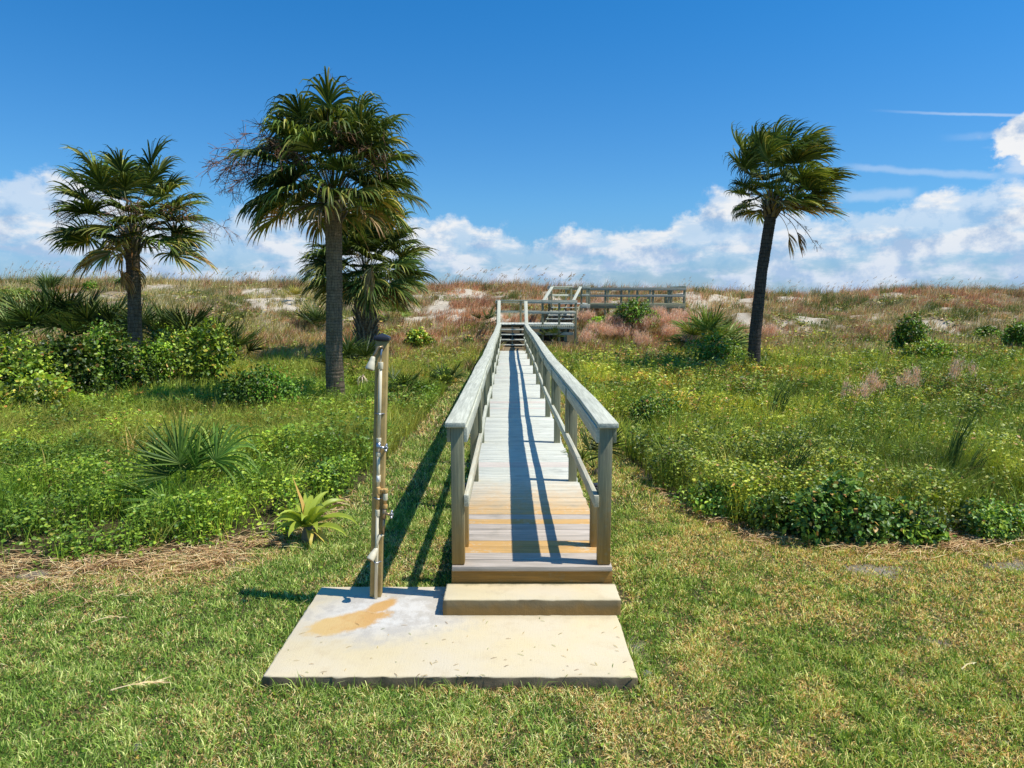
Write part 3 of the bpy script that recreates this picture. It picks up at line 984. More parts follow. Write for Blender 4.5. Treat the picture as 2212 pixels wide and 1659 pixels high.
def boots(parent, path, rads, z0, z1, n, rng, length=.34, out=.5):
    """criss-cross stubs of old leaf stalks"""
    mb = MB(); path = np.asarray(path, float)
    for i in range(n):
        f = i / n; z = z0 + (z1 - z0) * f; az = i * 2.3999
        c = np.array([np.interp(z, path[:, 2], path[:, j]) for j in range(2)]); r = float(np.interp(z, path[:, 2], rads))
        L = length * rng.uniform(.75, 1.25)
        rad = np.array((math.cos(az), math.sin(az), 0)); tn = np.array((-math.sin(az), math.cos(az), 0))
        lean = tn * rng.uniform(-.25, .25)
        p0 = np.array((c[0], c[1], z)) + rad * r * .85
        V = []
        for t, w, th in ((0, .11, .03), (.45, .075, .028), (1, .045, .016)):
            q = p0 + (rad * (out * t ** 1.2) + lean * t + np.array((0, 0, .9 * t))) * L
            for a, b in ((-1, -1), (1, -1), (1, 1), (-1, 1)):
                V.append(q + tn * a * w / 2 + rad * b * th)
        fs = []
        for k in range(2):
            for j in range(4):
                fs.append((k * 4 + j, k * 4 + (j + 1) % 4, k * 4 + 4 + (j + 1) % 4, k * 4 + 4 + j))
        fs.append((8, 9, 10, 11)); fs.append((3, 2, 1, 0))
        mb.add(V, fs, (.2, .16, .11))
    return mb.build('leaf_base', M['boot'], parent)


def palm(label, base, path, rads, nf, rad, pet, seed, mat='trunk', wind=(0, 0, 0), stalks=(), emax=84, emin=-25, dead=(), custom=None, boots_n=26, droop=.8, bend=.75, boots_z=None):
    rng = np.random.default_rng(seed)
    base = np.asarray(base, float)
    t = thing('palm_tree', label, 'palm tree', base)
    P = np.asarray(path, float)
    trunk_mesh(P, rads, M[mat], rng, 'trunk', t)
    top = P[-1] + base
    if boots_z is None:
        boots(t, P, rads, P[-1][2] - .45, P[-1][2] + .12, boots_n, rng, .34, .55)
    else:
        boots(t, P, rads, boots_z[0], boots_z[1], boots_n, rng, .46, .42)
    for i in range(nf):
        f = (i + .5) / nf
        az = i * 2.39996 + rng.uniform(-.25, .25)
        e = R(emax - (emax - emin) * f ** .9) + rng.normal(0, .08)
        org = top + (math.cos(az) * .13 * f, math.sin(az) * .13 * f, .10 - .38 * f)
        pal = GREEN if f < .78 else (GREEN + OLDG if f < .93 else OLDG + DEAD)
        k = rng.uniform(.88, 1.1)
        ke = (1.0, 1.0) if custom is None else custom(az, e)
        if ke is None:
            continue
        frond(t, base, org, az, e, pet * k * ke[0] * (1.58 - .72 * f), rad * k * ke[1], rng, pal, bend=bend * rng.uniform(.7, 1.25) * (.62 + .6 * f), droop=droop * rng.uniform(.7, 1.3), nseg=21, span=1.85, cost=.28, wind=wind, roll=rng.normal(0, .3))
    for az, e, ln in dead:
        frond(t, base, top + (math.cos(az) * .15, math.sin(az) * .15, -.25), R(az) if abs(az) > 7 else az, R(e), ln * .6, rad * .7, rng, DEAD, bend=1.2, droop=2.2, nseg=12, span=1.0, wind=wind, name='dead_frond')
    for az, e, ln, nb, bend_, pal in stalks:
        panicle(t, base, top + (0, 0, -.05), R(az), R(e), ln, rng, pal, bend_, nb)
    return t


BROWN = [(2, (.19, .11, .065)), (1, (.30, .19, .12)), (1, (.11, .07, .05))]
GOLD = [(2, (.30, .21, .05)), (1, (.20, .17, .05)), (1, (.14, .12, .04))]

# the tall one in the middle
b, t_ = hit(728, 880)
hB = at_y(732, 436, b[1])[2] - b[2]
palm('tallest palm, with a dense shaggy crown and brown twiggy flower stalks on its left', b,
     [(0, 0, -.3), (0, 0, 0), (-.02, 0, .35), (-.03, 0, 1.2), (.03, 0, hB * .6), (.06, 0, hB)], [.33, .275, .215, .19, .175, .19], 74, .86, 1.04, 11, 'trunk_b',
     wind=(.08, 0, 0), emax=80, emin=20, droop=1.3, bend=.72,
     stalks=[(178, 55, 3.0, 40, 1.5, BROWN), (168, 40, 2.8, 40, 1.3, BROWN), (195, 45, 2.6, 34, 1.3, BROWN), (-40, 55, 2.2, 30, 1.3, BROWN), (-75, 62, 2.2, 30, 1.2, BROWN), (-130, 60, 2.4, 36, 1.2, BROWN), (-115, 60, 2.1, 20, 1.5, BROWN), (100, 80, 3.2, 6, .5, BROWN)],
     dead=[(-12, -35, 2.4)], boots_n=30)
# left
b, _ = hit(300, 822)
hA = at_y(303, 515, b[1])[2] - b[2]
palm('stout palm at the left among palmettos and vines, with a round crown of open fans', b,
     [(0, 0, -.3), (0, 0, .5), (-.02, 0, 1.5), (.03, 0, 2.4), (.08, 0, hA)], [.27, .225, .195, .185, .20], 52, .98, 1.18, 23, 'trunk',
     emax=80, emin=6, droop=.62, bend=.60, wind=(.04, 0, 0),
     stalks=[(172, 40, 2.8, 30, 1.2, BROWN), (-60, 55, 2.3, 40, 1.5, BROWN), (-20, 50, 2.5, 34, 1.4, BROWN), (-110, 12, 1.25, 60, 1.7, GOLD), (-100, 30, 1.0, 40, 1.6, GOLD), (160, 60, 2.6, 16, 1.0, BROWN), (5, 36, 2.9, 20, 1.2, BROWN)],
     dead=[(-1.9, -50, 1.3), (-1.2, -65, 1.0), (-2.4, -50, 1.2)], boots_n=34)
# behind the tall one
b, _ = hit(792, 775)
hC = at_y(790, 600, b[1])[2] - b[2]
palm('shorter bushy palm behind the tallest palm, its trunk covered in criss-cross leaf bases', b,
     [(0, 0, -.3), (0, 0, .4), (.02, 0, hC * .6), (.05, 0, hC)], [.38, .36, .36, .34], 74, 1.12, 1.18, 37, 'trunk',
     emax=88, emin=2, droop=.8, bend=.68, wind=(.06, 0, 0), boots_n=150, boots_z=(.15, hC - .05),
     stalks=[(175, 45, 2.6, 18, 1.2, BROWN), (-95, 65, 1.9, 20, 1.2, BROWN)])
# right, blown by the wind
b, _ = hit(1627, 812)
hD = at_y(1655, 440, b[1])[2] - b[2]


def wind_d(az, e):
    c = math.cos(az)
    if c < -.35 and e < .9:
        return (.75, .62)
    return (1.0, 1.0)


palm('lone palm at the right leaning slightly, its crown blown to one side by the wind', b,
     [(0, 0, -.3), (0, 0, .3), (.0, 0, 1.2), (.12, 0, hD * .6), (.37, 0, hD)], [.25, .205, .185, .168, .178], 64, .88, 1.08, 51, 'trunk_backlit',
     wind=(.70, 0, .08), emax=80, emin=20, droop=.75, bend=.66, custom=wind_d,
     stalks=[(-20, -30, 1.7, 8, .6, BROWN), (-70, 45, 1.2, 22, 1.0, BROWN), (160, 50, 1.4, 14, .8, BROWN), (-30, 20, 1.3, 24, 1.0, BROWN)],
     dead=[(-.6, -30, 1.5), (.2, -40, 1.3)], boots_n=34)

# ------------------------------------------------------------------ palmettos
PALMETTO = [(3, (.030, .060, .018)), (2, (.045, .080, .024)), (1, (.085, .12, .04))]
PALE_P = [(2, (.13, .20, .07)), (2, (.17, .23, .09)), (1, (.09, .15, .05))]


def palmetto(label, px, py, fr, rad, pet, seed, pal=PALMETTO, group=None, elev=(30, 88), dead_n=0, droop=.12, nseg=15, p=None):
    rng = np.random.default_rng(seed)
    if p is None:
        p, _ = hit(px, py)
    t = thing('palmetto', label, 'palmetto', p, group)
    mb = MB(); mb.tube([(0, 0, -.1), (.02, 0, .04), (.03, 0, .09)], [.06, .05, .03], 10, (.15, .1, .06)); mb.build('stem', M['boot'], t)
    for i in range(fr):
        f = (i + .5) / fr
        az = i * 2.39996 + rng.uniform(-.3, .3)
        e = R(elev[1] - (elev[1] - elev[0]) * f) + rng.normal(0, .08)
        k = rng.uniform(.8, 1.15)
        frond(t, p, p + (math.cos(az) * .05, math.sin(az) * .05, .1), az, e, pet * k, rad * k, rng, pal, bend=.35, droop=droop * rng.uniform(.5, 1.5), nseg=nseg, span=1.75, wind=(.03, 0, 0), cost=.12, stiff=True, wmul=.66, roll=rng.normal(0, .35))
    for i in range(dead_n):
        az = rng.uniform(-2.6, -.4)
        frond(t, p, p + (0, 0, .25), az, R(15), pet * .8, rad * .75, rng, DEAD + [(3, (.45, .38, .26))], bend=1.5, droop=1.6, nseg=8, span=.9, cost=.1, name='dead_frond')
    return t


GP = 'saw palmettos behind the thicket'
palmetto('pale silvery palmetto at the left edge of the thicket', 28, 772, 11, .95, 1.1, 101, PALE_P, GP, (45, 86))
palmetto('dark palmetto behind the vines, second from the left edge', 92, 775, 14, 1.0, 1.45, 102, group=GP, elev=(50, 86))
palmetto('tall dark palmetto standing to the left of the left palm, full upright fans', 145, 772, 18, 1.1, 1.6, 103, group=GP, elev=(48, 87))
palmetto('dark palmetto touching the left side of the left palm trunk', 205, 775, 15, 1.05, 1.45, 104, group=GP, elev=(50, 87))
palmetto('narrow dark palmetto just in front of the left palm trunk', 255, 778, 11, .85, 1.2, 105, group=GP, elev=(55, 88))
palmetto('dark palmetto just right of the left palm trunk', 345, 778, 13, .95, 1.2, 106, group=GP, elev=(45, 87), dead_n=2)
palmetto('dark palmetto with hanging grey dead leaves right of the left palm', 395, 778, 13, .95, 1.25, 107, group=GP, elev=(45, 87), dead_n=3)
palmetto('wide palmetto with dead tan leaves at the right end of the thicket', 445, 790, 18, .95, 1.05, 108, group=GP, elev=(22, 86), dead_n=4)
palmetto('low outermost palmetto at the right end of the thicket spreading over the grass', 492, 785, 12, .8, .75, 109, group=GP, elev=(10, 80))
palmetto('small fresh green palmetto seedling below the thicket of the left palm', 425, 822, 6, .45, .35, 110, [(2, (.14, .22, .05)), (1, (.19, .27, .07))], elev=(30, 85))
palmetto('tiny pale green palmetto fan right of the left palm base', 368, 770, 4, .5, .35, 111, [(2, (.13, .19, .06))], elev=(60, 88))
palmetto('round palmetto bush with a skirt of grey dead leaves left of the lone right palm', 1528, 762, 26, 1.0, .85, 112, [(2, (.07, .12, .035)), (2, (.11, .165, .05)), (1, (.16, .2, .07))], elev=(8, 88), dead_n=8, droop=.3)
palmetto('young palmetto with broad dark fans in the weeds left of the shower', 400, 1108, 0, .5, .5, 113)
pm = COL.objects[-1] if False else bpy.data.objects['stem'].parent
pmt = [o for o in COL.objects if o.get('label', '').startswith('young palmetto with broad')][0]
p0 = np.array(pmt.location)
rng = np.random.default_rng(9)
for az, e, pe, ra, ro, dr in [(100, 78, .42, .62, .1, .08), (165, 66, .40, .60, .5, .08), (178, 20, .42, .60, -.4, .10), (20, 62, .62, .66, -.9, .95), (60, 72, .45, .62, .9, .05), (-150, 30, .22, .50, .6, .1), (130, 85, .5, .6, .3, .05)]:
    frond(pmt, p0, p0 + (0, 0, .08), R(az), R(e), pe * .92, ra * .92, rng, [(3, (.038, .085, .018)), (2, (.06, .12, .025)), (.7, (.14, .22, .06))], bend=.3, droop=dr, nseg=15, span=1.5, cost=.1, stiff=True, wmul=.60, roll=ro)
palmetto('small dark palmetto at the right foot of the tallest palm', 765, 822, 10, .62, .75, 114, elev=(35, 86))
palmetto('low palmetto between the shower post and the boardwalk', 868, 868, 8, .45, .40, 115, elev=(25, 80))
palmetto('little palmetto beside the left side of the boardwalk', 966, 842, 6, .40, .3, 116, elev=(30, 80))
palmetto('light green palmetto right of the trunk covered in leaf bases', 845, 700, 10, .75, .75, 117, [(2, (.11, .18, .05)), (1, (.15, .22, .06))], elev=(30, 85))
palmetto('palmetto at the foot of the criss-cross palm, fanning left behind the tall trunk', 690, 712, 9, .8, .5, 118, elev=(20, 80))
palmetto('small palmetto on the dune slope at the left end of the first stairs', 1055, 705, 6, .5, .4, 119, elev=(30, 85))
palmetto('small palmetto under the front edge of the landing', 1192, 738, 6, .42, .35, 120, elev=(30, 85))
palmetto('small palmetto hidden beside the right side of the boardwalk posts', 1232, 960, 5, .34, .22, 121, elev=(50, 85), p=np.array(gp(1.12, 9.0)))
palmetto('yellowing palmetto on the sandy slope left of the palm group', 640, 655, 5, .6, .5, 122, [(2, (.24, .22, .06)), (1, (.15, .18, .05))], elev=(40, 85))
palmetto('faint palmetto on the dune crest at far left', 105, 640, 7, .8, .6, 123, elev=(40, 85))


# broad strap-leaved lily near the shower
def strap_plant(label, px, py):
    rng = np.random.default_rng(77)
    p, _ = hit(px, py)
    t = thing('lily_plant', label, 'plant', p)
    mb = MB(); mb.tube([(0, 0, -.05), (0, 0, .06), (.01, 0, .16)], [.075, .07, .05], 12, (.3, .25, .12)); mb.build('stem', M['boot'], t)
    for i, (az, e, ln, w, yel) in enumerate([(150, 72, .62, .055, 1), (128, 55, .5, .08, 0), (95, 84, .48, .085, 0), (60, 75, .52, .085, 0), (20, 52, .60, .07, 0), (8, 36, .66, .06, 0), (-10, 18, .52, .065, 0), (-60, 42, .45, .09, 0), (-110, 40, .42, .09, 0), (-150, 30, .42, .085, 0), (178, 40, .45, .085, 0), (-85, 68, .45, .09, 0), (-30, 62, .48, .085, 0), (210, 62, .42, .08, 0), (-70, 5, .34, .07, 2), (-20, -15, .36, .06, 2), (110, 66, .6, .07, 0), (40, 60, .62, .07, 0), (0, 62, .6, .06, 0), (-45, 74, .55, .075, 0), (160, 52, .55, .07, 0), (225, 50, .5, .07, 0), (-130, 66, .5, .075, 0)]):
        n = 9; pts = [np.array((0, 0, .14))]
        for k in range(n):
            ee = R(e) - R((78 + 14 * (i % 3)) if yel != 1 else 12) * ((k + .5) / n) ** 1.7
            pts.append(pts[-1] + np.array((math.cos(R(az)) * math.cos(ee), math.sin(R(az)) * math.cos(ee), math.sin(ee))) * ln / n)
        pts = [pts[0] + (q_ - pts[0]) * .84 for q_ in pts]; P = np.array(pts); tg = unit(np.gradient(P, axis=0)); s = np.cross(tg, (0, 0, 1)); s = unit(s + np.array((-math.sin(R(az)), math.cos(R(az)), 0)) * .001)
        tw = np.linspace(.2, 1.0, n + 1)[:, None] * rng.uniform(-.9, .9); s = unit(s * np.cos(tw) + np.cross(tg, s) * np.sin(tw)); w *= 1.15
        nrm = unit(np.cross(s, unit(np.gradient(P, axis=0))))
        wv = np.interp(np.linspace(0, 1, n + 1), [0, .3, .6, 1], [.55, 1, .8, .04]) * w
        c = [(.17, .24, .04), (.34, .26, .10), (.30, .28, .08)][yel]
        Lv = Leaves()
        for q in (-1, 1):
            mid = P - nrm * (wv * .18)[:, None]
            edge = P + s * (q * wv * .5)[:, None] + nrm * (wv * .10)[:, None] * (1 + .6 * np.sin(np.arange(n + 1) * 1.7 + i))[:, None]
            V = np.stack([mid, edge], 1).reshape(1, -1, 3)
            Lv._push(V, [(2 * k, 2 * k + 1, 2 * k + 3, 2 * k + 2) for k in range(n)], np.array([c]) * rng.uniform(.85, 1.15))
        Lv.build('leaf', M['leaf'], t)
    return t


strap_plant('yellow-green lily with broad strap leaves on the lawn edge left of the shower', 668, 1172)

# ------------------------------------------------------------------ shrubs
VINE = [(3, (.10, .175, .022)), (3, (.15, .23, .03)), (2, (.20, .27, .04)), (2, (.055, .105, .016)), (.5, (.28, .24, .05))]
SHRUB = [(3, (.07, .15, .018)), (2, (.115, .21, .025)), (2, (.04, .085, .014))]
DARKS = [(3, (.035, .075, .014)), (2, (.06, .115, .02)), (1, (.09, .15, .03))]
BRIGHT = [(3, (.11, .21, .02)), (3, (.16, .27, .03)), (1, (.06, .12, .018))]
COOL = [(3, (.045, .105, .026)), (2, (.075, .15, .035)), (1, (.11, .19, .06)), (1, (.03, .065, .018))]


def shrub(name, label, cat, px, py, wpx, hpx, pal, leaf, n, seed, group=None, depth=.8, lumps=7, twigs=10, droop=0.0, p=None, t=None):
    rng = np.random.default_rng(seed)
    if p is None:
        p, t = hit(px, py)
    rx, rz = wpx * t / F / 2, hpx * t / F
    ry = rx * depth
    root = thing(name, label, cat, p, group)
    # lumps: overlapping leafy masses
    cs = []
    for i in range(lumps):
        a = rng.uniform(0, 2 * math.pi); q = math.sqrt(rng.random()) * .62
        zz = rng.uniform(.18, .78) * (1 - .4 * q)
        cs.append((q * math.cos(a) * rx * 1.15, q * math.sin(a) * ry * 1.15, zz * rz, rng.uniform(.18, .46)))
    cs.append((0, 0, rz * .6, .42))
    for i in range(max(3, lumps // 2)):
        a = rng.uniform(0, 2 * math.pi); q = rng.uniform(.2, .95)
        cs.append((q * math.cos(a) * rx, q * math.sin(a) * ry, rz * rng.uniform(.35, 1.0) * (1 - .35 * q), rng.uniform(.10, .2)))
    tones = rng.choice([.45, .7, 1.0, 1.2, 1.5], len(cs)); lsz = rng.uniform(.6, 1.35, len(cs))
    Lv = Leaves()
    w = np.array([c[3] ** 2 for c in cs]); w /= w.sum()
    idx = rng.choice(len(cs), n, p=w)
    C = np.array(cs)[idx]
    d = unit(rng.normal(0, 1, (n, 3)))
    rr = rng.uniform(.55, 1.0, n) ** .5 * (1 + .25 * (vnoise(d[:, 0] * 3 + idx * 7, d[:, 2] * 3 + d[:, 1] * 2) - .5) * 2)
    spr = rng.random(n) < .16
    rr = np.where(spr, rr * rng.uniform(1.0, 1.45, n), rr)
    P = C[:, :3] + d * np.stack([C[:, 3] * rx * 1.15, C[:, 3] * ry * 1.15, C[:, 3] * rz], 1) * rr[:, None]
    P[:, 2] = np.maximum(P[:, 2], rng.uniform(-.02, .1, n))
    ax = unit(d * .5 + rng.normal(0, .6, (n, 3)) + (0, 0, -.15 - droop))
    nr = unit(d * .8 + rng.normal(0, .5, (n, 3)) + (0, 0, .6))
    ln = leaf * rng.uniform(.6, 1.3, n) * lsz[idx]
    col = pick(pal, n, .2, rng) * tones[idx][:, None]
    yel_ = rng.random(n) < .03
    col[yel_] = pick([(1, (.33, .24, .09)), (1, (.22, .13, .06))], int(yel_.sum()), .2, rng)
    # leaves buried in the mass are coloured darker, painting in their shade
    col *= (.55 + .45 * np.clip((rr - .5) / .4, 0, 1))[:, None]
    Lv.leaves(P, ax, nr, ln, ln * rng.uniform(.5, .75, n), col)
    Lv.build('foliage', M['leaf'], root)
    mb = MB()
    for i in range(twigs):
        c = cs[i % len(cs)]
        a = np.array((rng.normal(0, .12 * rx), rng.normal(0, .12 * ry), -.1)); e = np.array(c[:3]) + rng.normal(0, .1, 3) * (rx, ry, rz)
        m_ = (a + e) / 2 + rng.normal(0, .06, 3)
        r0 = min(.02, .012 * rz + .004)
        mb.tube([a, m_, e], [r0, r0 * .7, r0 * .35], 5, (.14, .1, .07))
    mb.build('branches', M['boot'], root)
    return root


WEEDY = [(3, (.10, .18, .025)), (2, (.15, .24, .035)), (1, (.21, .29, .05))]
DEEP = [(3, (.045, .095, .014)), (2, (.075, .135, .018)), (2, (.025, .055, .010)), (1, (.13, .20, .03))]
G1 = 'vine covered shrubs of the left thicket'
shrub('vine_shrub', 'light green vine-covered shrub filling the left edge of the picture', 'shrub', 45, 885, 220, 165, VINE + DEEP, .10, 6200, 201, G1, lumps=12)
shrub('vine_shrub', 'dark-hollowed vine shrub, second from the left edge in the thicket', 'shrub', 150, 880, 150, 150, DEEP + DARKS, .10, 4600, 202, G1, lumps=9)
shrub('vine_shrub', 'bright green leafy shrub directly below and left of the left palm trunk', 'shrub', 228, 868, 130, 165, DEEP + SHRUB, .10, 4600, 203, G1, lumps=9)
shrub('vine_shrub', 'small mid-green shrub at the foot of the left palm trunk', 'shrub', 285, 862, 90, 125, DEEP, .10, 3200, 204, G1)
shrub('vine_shrub', 'bright yellow-green shrub just right of the left palm trunk', 'shrub', 350, 848, 115, 110, DEEP + BRIGHT, .10, 3200, 205, G1)
shrub('vine_shrub', 'vine mound climbing over the palmettos at the right end of the thicket', 'shrub', 450, 835, 190, 138, DEEP + VINE, .10, 3800, 206, G1, lumps=9)
shrub('vine_shrub', 'dark shaded shrub wrapped round the foot of the left palm trunk', 'shrub', 315, 815, 150, 110, DARKS + DEEP, .10, 3600, 229, G1, lumps=10)
shrub('vine_shrub', 'low yellowish vine mound at the front of the left thicket', 'shrub', 90, 905, 240, 90, VINE, .10, 3600, 207, G1, lumps=10)
shrub('shrub', 'fine-leaved dark green bush in the meadow between the left palm and the tallest palm', 'shrub', 560, 905, 165, 108, [(3, (.05, .12, .016)), (2, (.085, .17, .022)), (1, (.03, .07, .012))], .06, 7500, 208, lumps=12, twigs=16)
shrub('shrub', 'rounded dark green bush on the dune below the long platform', 'shrub', 1358, 718, 130, 66, SHRUB + DARKS, .12, 5000, 209, lumps=12)
shrub('shrub', 'low bright green bush beside the dark bush below the long platform', 'shrub', 1288, 722, 70, 36, BRIGHT, .12, 1800, 210)
shrub('shrub', 'low bush on the rise right of the palm with leaf bases', 'shrub', 905, 752, 75, 38, VINE + DARKS, .10, 2200, 211)
shrub('shrub', 'small green bush beside the middle of the boardwalk, left side', 'shrub', 960, 838, 56, 44, SHRUB + VINE, .07, 1800, 212)
shrub('shrub', 'upright dark bush on the right-hand slope', 'shrub', 1972, 768, 90, 78, DARKS + SHRUB, .12, 3000, 213, lumps=9)
shrub('shrub', 'bright leafy shrub in front of the upright dark bush on the right', 'shrub', 2010, 792, 130, 60, BRIGHT + VINE, .11, 2800, 214)
shrub('shrub', 'green bush cut by the right edge of the picture', 'shrub', 2195, 760, 90, 56, SHRUB, .12, 2400, 215)
shrub('shrub', 'low green mound on the slope near the right edge', 'shrub', 2130, 728, 60, 22, BRIGHT + SHRUB, .12, 1200, 216)
shrub('shrub', 'largest dark broad-leaved vine mound at the edge of the right lawn', 'shrub', 1805, 1168, 210, 128, COOL + DARKS, .048, 6500, 217, lumps=20, depth=.6)
shrub('shrub', 'small dark vine mound just left of the largest one at the right lawn edge', 'shrub', 1675, 1150, 150, 92, COOL + DARKS + WEEDY, .044, 4200, 227, lumps=16, depth=.7)
shrub('shrub', 'low green vine mound nearest the right edge of the picture on the lawn edge', 'shrub', 2130, 1160, 190, 84, COOL + WEEDY, .044, 4200, 228, lumps=16, depth=.7)
shrub('shrub', 'smaller dark vine mound right of the large one at the edge of the right lawn', 'shrub', 1960, 1168, 170, 88, COOL + DARKS + WEEDY, .046, 4800, 218, lumps=18, depth=.7)
shrub('shrub', 'green weed mound at the lawn edge close to the right handrail', 'shrub', 1400, 935, 130, 84, COOL + WEEDY, .05, 4200, 219, lumps=14)
shrub('shrub', 'round-leaved vine mound at the left end of the right lawn edge', 'shrub', 1575, 1108, 240, 70, COOL + WEEDY + WEEDY, .045, 5500, 220, lumps=22, depth=.6)
shrub('shrub', 'small dark weed clump between the lily and the shower post', 'shrub', 705, 1075, 95, 78, COOL, .05, 2400, 221)
shrub('shrub', 'dark green leafy mound on the dune at the far left under the crest', 'shrub', 25, 660, 130, 40, [(2, (.08, .13, .03)), (1, (.12, .16, .04))], .14, 2600, 222, lumps=8)
shrub('shrub', 'dark low bush beside the lower left end of the boardwalk stairs', 'shrub', 1010, 752, 40, 22, DARKS, .1, 900, 223)
shrub('shrub', 'small green bush on the dune crest left of the left palm', 'shrub', 200, 628, 40, 22, SHRUB, .14, 700, 224)
shrub('shrub', 'small round bush on the dune crest touching the left palm', 'shrub', 268, 620, 34, 22, SHRUB + DARKS, .14, 700, 225)
shrub('shrub', 'leafy green shrub at the left foot of the lone right palm', 'shrub', 1545, 800, 150, 78, BRIGHT + SHRUB, .09, 3200, 226, lumps=9)

# ------------------------------------------------------------------ tall grass clumps and plumes
TALL = [(2, (.035, .065, .018)), (2, (.025, .05, .016)), (1, (.10, .14, .045))]


def clump(name, label, cat, px, py, wpx, hpx, n, pal, seed, lean=(.25, 0), plume=None, group=None, width=.012):
    rng = np.random.default_rng(seed)
    p, t = hit(px, py)
    root = thing(name, label, cat, p, group)
    Lv = Leaves(); r = wpx * t / F / 2; h = hpx * t / F
    a = rng.uniform(0, 6.28, n); q = np.sqrt(rng.random(n)) * r
    P = np.stack([np.cos(a) * q * .6, np.sin(a) * q * .6, np.full(n, -.02)], 1)
    hh = h * rng.uniform(.55, 1.08, n)
    ln = np.stack([np.cos(a) * q / h * .8 + lean[0] * rng.uniform(.5, 1.4, n), np.sin(a) * q / h * .8 + lean[1] + rng.normal(0, .05, n)], 1)
    Lv.blades(P, hh, np.full(n, width) * rng.uniform(.7, 1.3, n), ln, pick(pal, n, .2, rng), curl=.6)
    Lv.build('blades', M['blade'], root)
    if plume:
        Lp = Leaves(); m = plume['n']; per = 60
        sp = Leaves()
        a = rng.uniform(0, 6.28, m); q = np.sqrt(rng.random(m)) * r
        tops = np.stack([np.cos(a) * q + lean[0] * h, np.sin(a) * q, h * rng.uniform(.85, 1.2, m)], 1)
        feet = np.stack([np.cos(a) * q * .5, np.sin(a) * q * .5, np.zeros(m)], 1)
        S = np.stack([feet, (feet + tops) / 2 - (lean[0] * h * .1, 0, 0), tops], 1)
        sp.ribbons(S, np.tile(np.array((.7, .7, 0)), (m, 3, 1)), np.tile([.008, .007, .004], (m, 1)), pick(pal, m, .2, rng))
        sp.build('stems', M['blade'], root)
        B = np.repeat(tops, per, 0); k = len(B)
        B = B + rng.normal(0, 1, (k, 3)) * (plume['r'] * .35, plume['r'] * .35, plume['r'] * .55)
        Lp.blades(B, rng.uniform(.4, 1, k) * plume['r'], np.full(k, plume.get('w', .006)), rng.normal(0, .5, (k, 2)) + (.35, 0), pick(plume['pal'], k, .2, rng))
        Lp.build('plume', M['straw'], root)
    return root


PINKP = [(2, (.50, .33, .27)), (2, (.58, .42, .33)), (1, (.40, .24, .19))]
OATP = [(2, (.36, .28, .17)), (1, (.26, .20, .13))]
for i, (px, py, w, h, n, L0, lab) in enumerate([
        (1535, 850, 60, 95, 70, .35, 'tall dark reed clump left of the lone right palm, seen above the weeds'),
        (1470, 885, 30, 75, 26, .1, 'thin upright reed clump left of the reeds by the right palm'),
        (1590, 830, 40, 70, 34, .4, 'leaning reed clump touching the left foot of the lone right palm'),
        (1668, 930, 50, 150, 60, .35, 'tall dark reed clump in front of and right of the lone right palm'),
        (1640, 812, 40, 60, 36, .15, 'pale grass clump growing against the foot of the lone right palm'),
        (1690, 1080, 60, 190, 60, .42, 'long leaning dark grass plume in front of the dark vine mounds'),
        (2045, 1060, 34, 210, 44, .22, 'tallest upright dark grass stalks near the right edge of the weeds'),
        (2085, 1050, 34, 120, 24, .5, 'slanting dark grass stalks right of the tallest upright stalks'),
        (2110, 790, 60, 80, 50, .25, 'dark reed clump high on the slope near the right edge'),
        (1990, 1075, 26, 80, 20, .1, 'short dark grass spikes left of the tallest upright stalks'),
        (2195, 1010, 26, 130, 20, .15, 'thin dark stalks at the right edge of the picture'),
        (230, 905, 40, 110, 40, .05, 'pale thin grass clump in front of the left thicket')]):
    clump('grass_clump', lab, 'grass clump', px, py, w, h, n, TALL, 300 + i, (L0, 0), group='tall grass clumps')
for i, (px, py, w, h, lab) in enumerate([
        (1835, 905, 50, 60, 'pink grass plume on the right, leftmost of the four in the weeds'),
        (1872, 895, 46, 68, 'reddest pink grass plume on the right, second from the left in the weeds'),
        (1955, 890, 50, 72, 'pink grass plume with a dark stalk through it, third from the left in the weeds'),
        (2060, 875, 70, 75, 'widest pink grass plume, rightmost of the four in the weeds')]):
    clump('plume_tuft', lab, 'grass tuft', px, py, w, h, 40, TALL, 330 + i, (.12, 0), dict(n=8, r=.13, pal=PINKP, w=.009), group='pink grass plumes in the right weeds')
for i, (px, py, w, h) in enumerate([(1262, 712, 40, 26), (1275, 692, 40, 24), (1330, 728, 50, 34), (1385, 732, 60, 36), (1440, 728, 50, 36), (1415, 708, 40, 30), (1300, 682, 40, 26), (1370, 684, 50, 18), (1455, 692, 40, 22), (1660, 742, 40, 26), (1290, 740, 50, 30)]):
    clump('plume_tuft', 'pale pink feathery grass tuft on the dune slope below the long platform', 'grass clump', px, py, w, h, 50, [(1, (.30, .22, .13)), (1, (.16, .16, .07))], 350 + i, (.1, 0), dict(n=20, r=.20, pal=PINKP, w=.012), group='pink grass tufts below the platform', width=.014)


_r = np.random.default_rng(88)
for i in range(26):
    px = _r.uniform(1265, 1505); py = _r.uniform(695, 762)
    if abs(px - 1345) < 70 and py < 722: continue
    clump('plume_tuft', 'pale pink feathery grass tuft on the dune slope below the long platform', 'grass clump', px, py, _r.uniform(30, 55), _r.uniform(18, 30), 34, [(1, (.30, .22, .13)), (1, (.16, .16, .07))], 600 + i, (.1, 0), dict(n=14, r=.20, pal=PINKP, w=.012), group='pink grass tufts below the platform', width=.014)

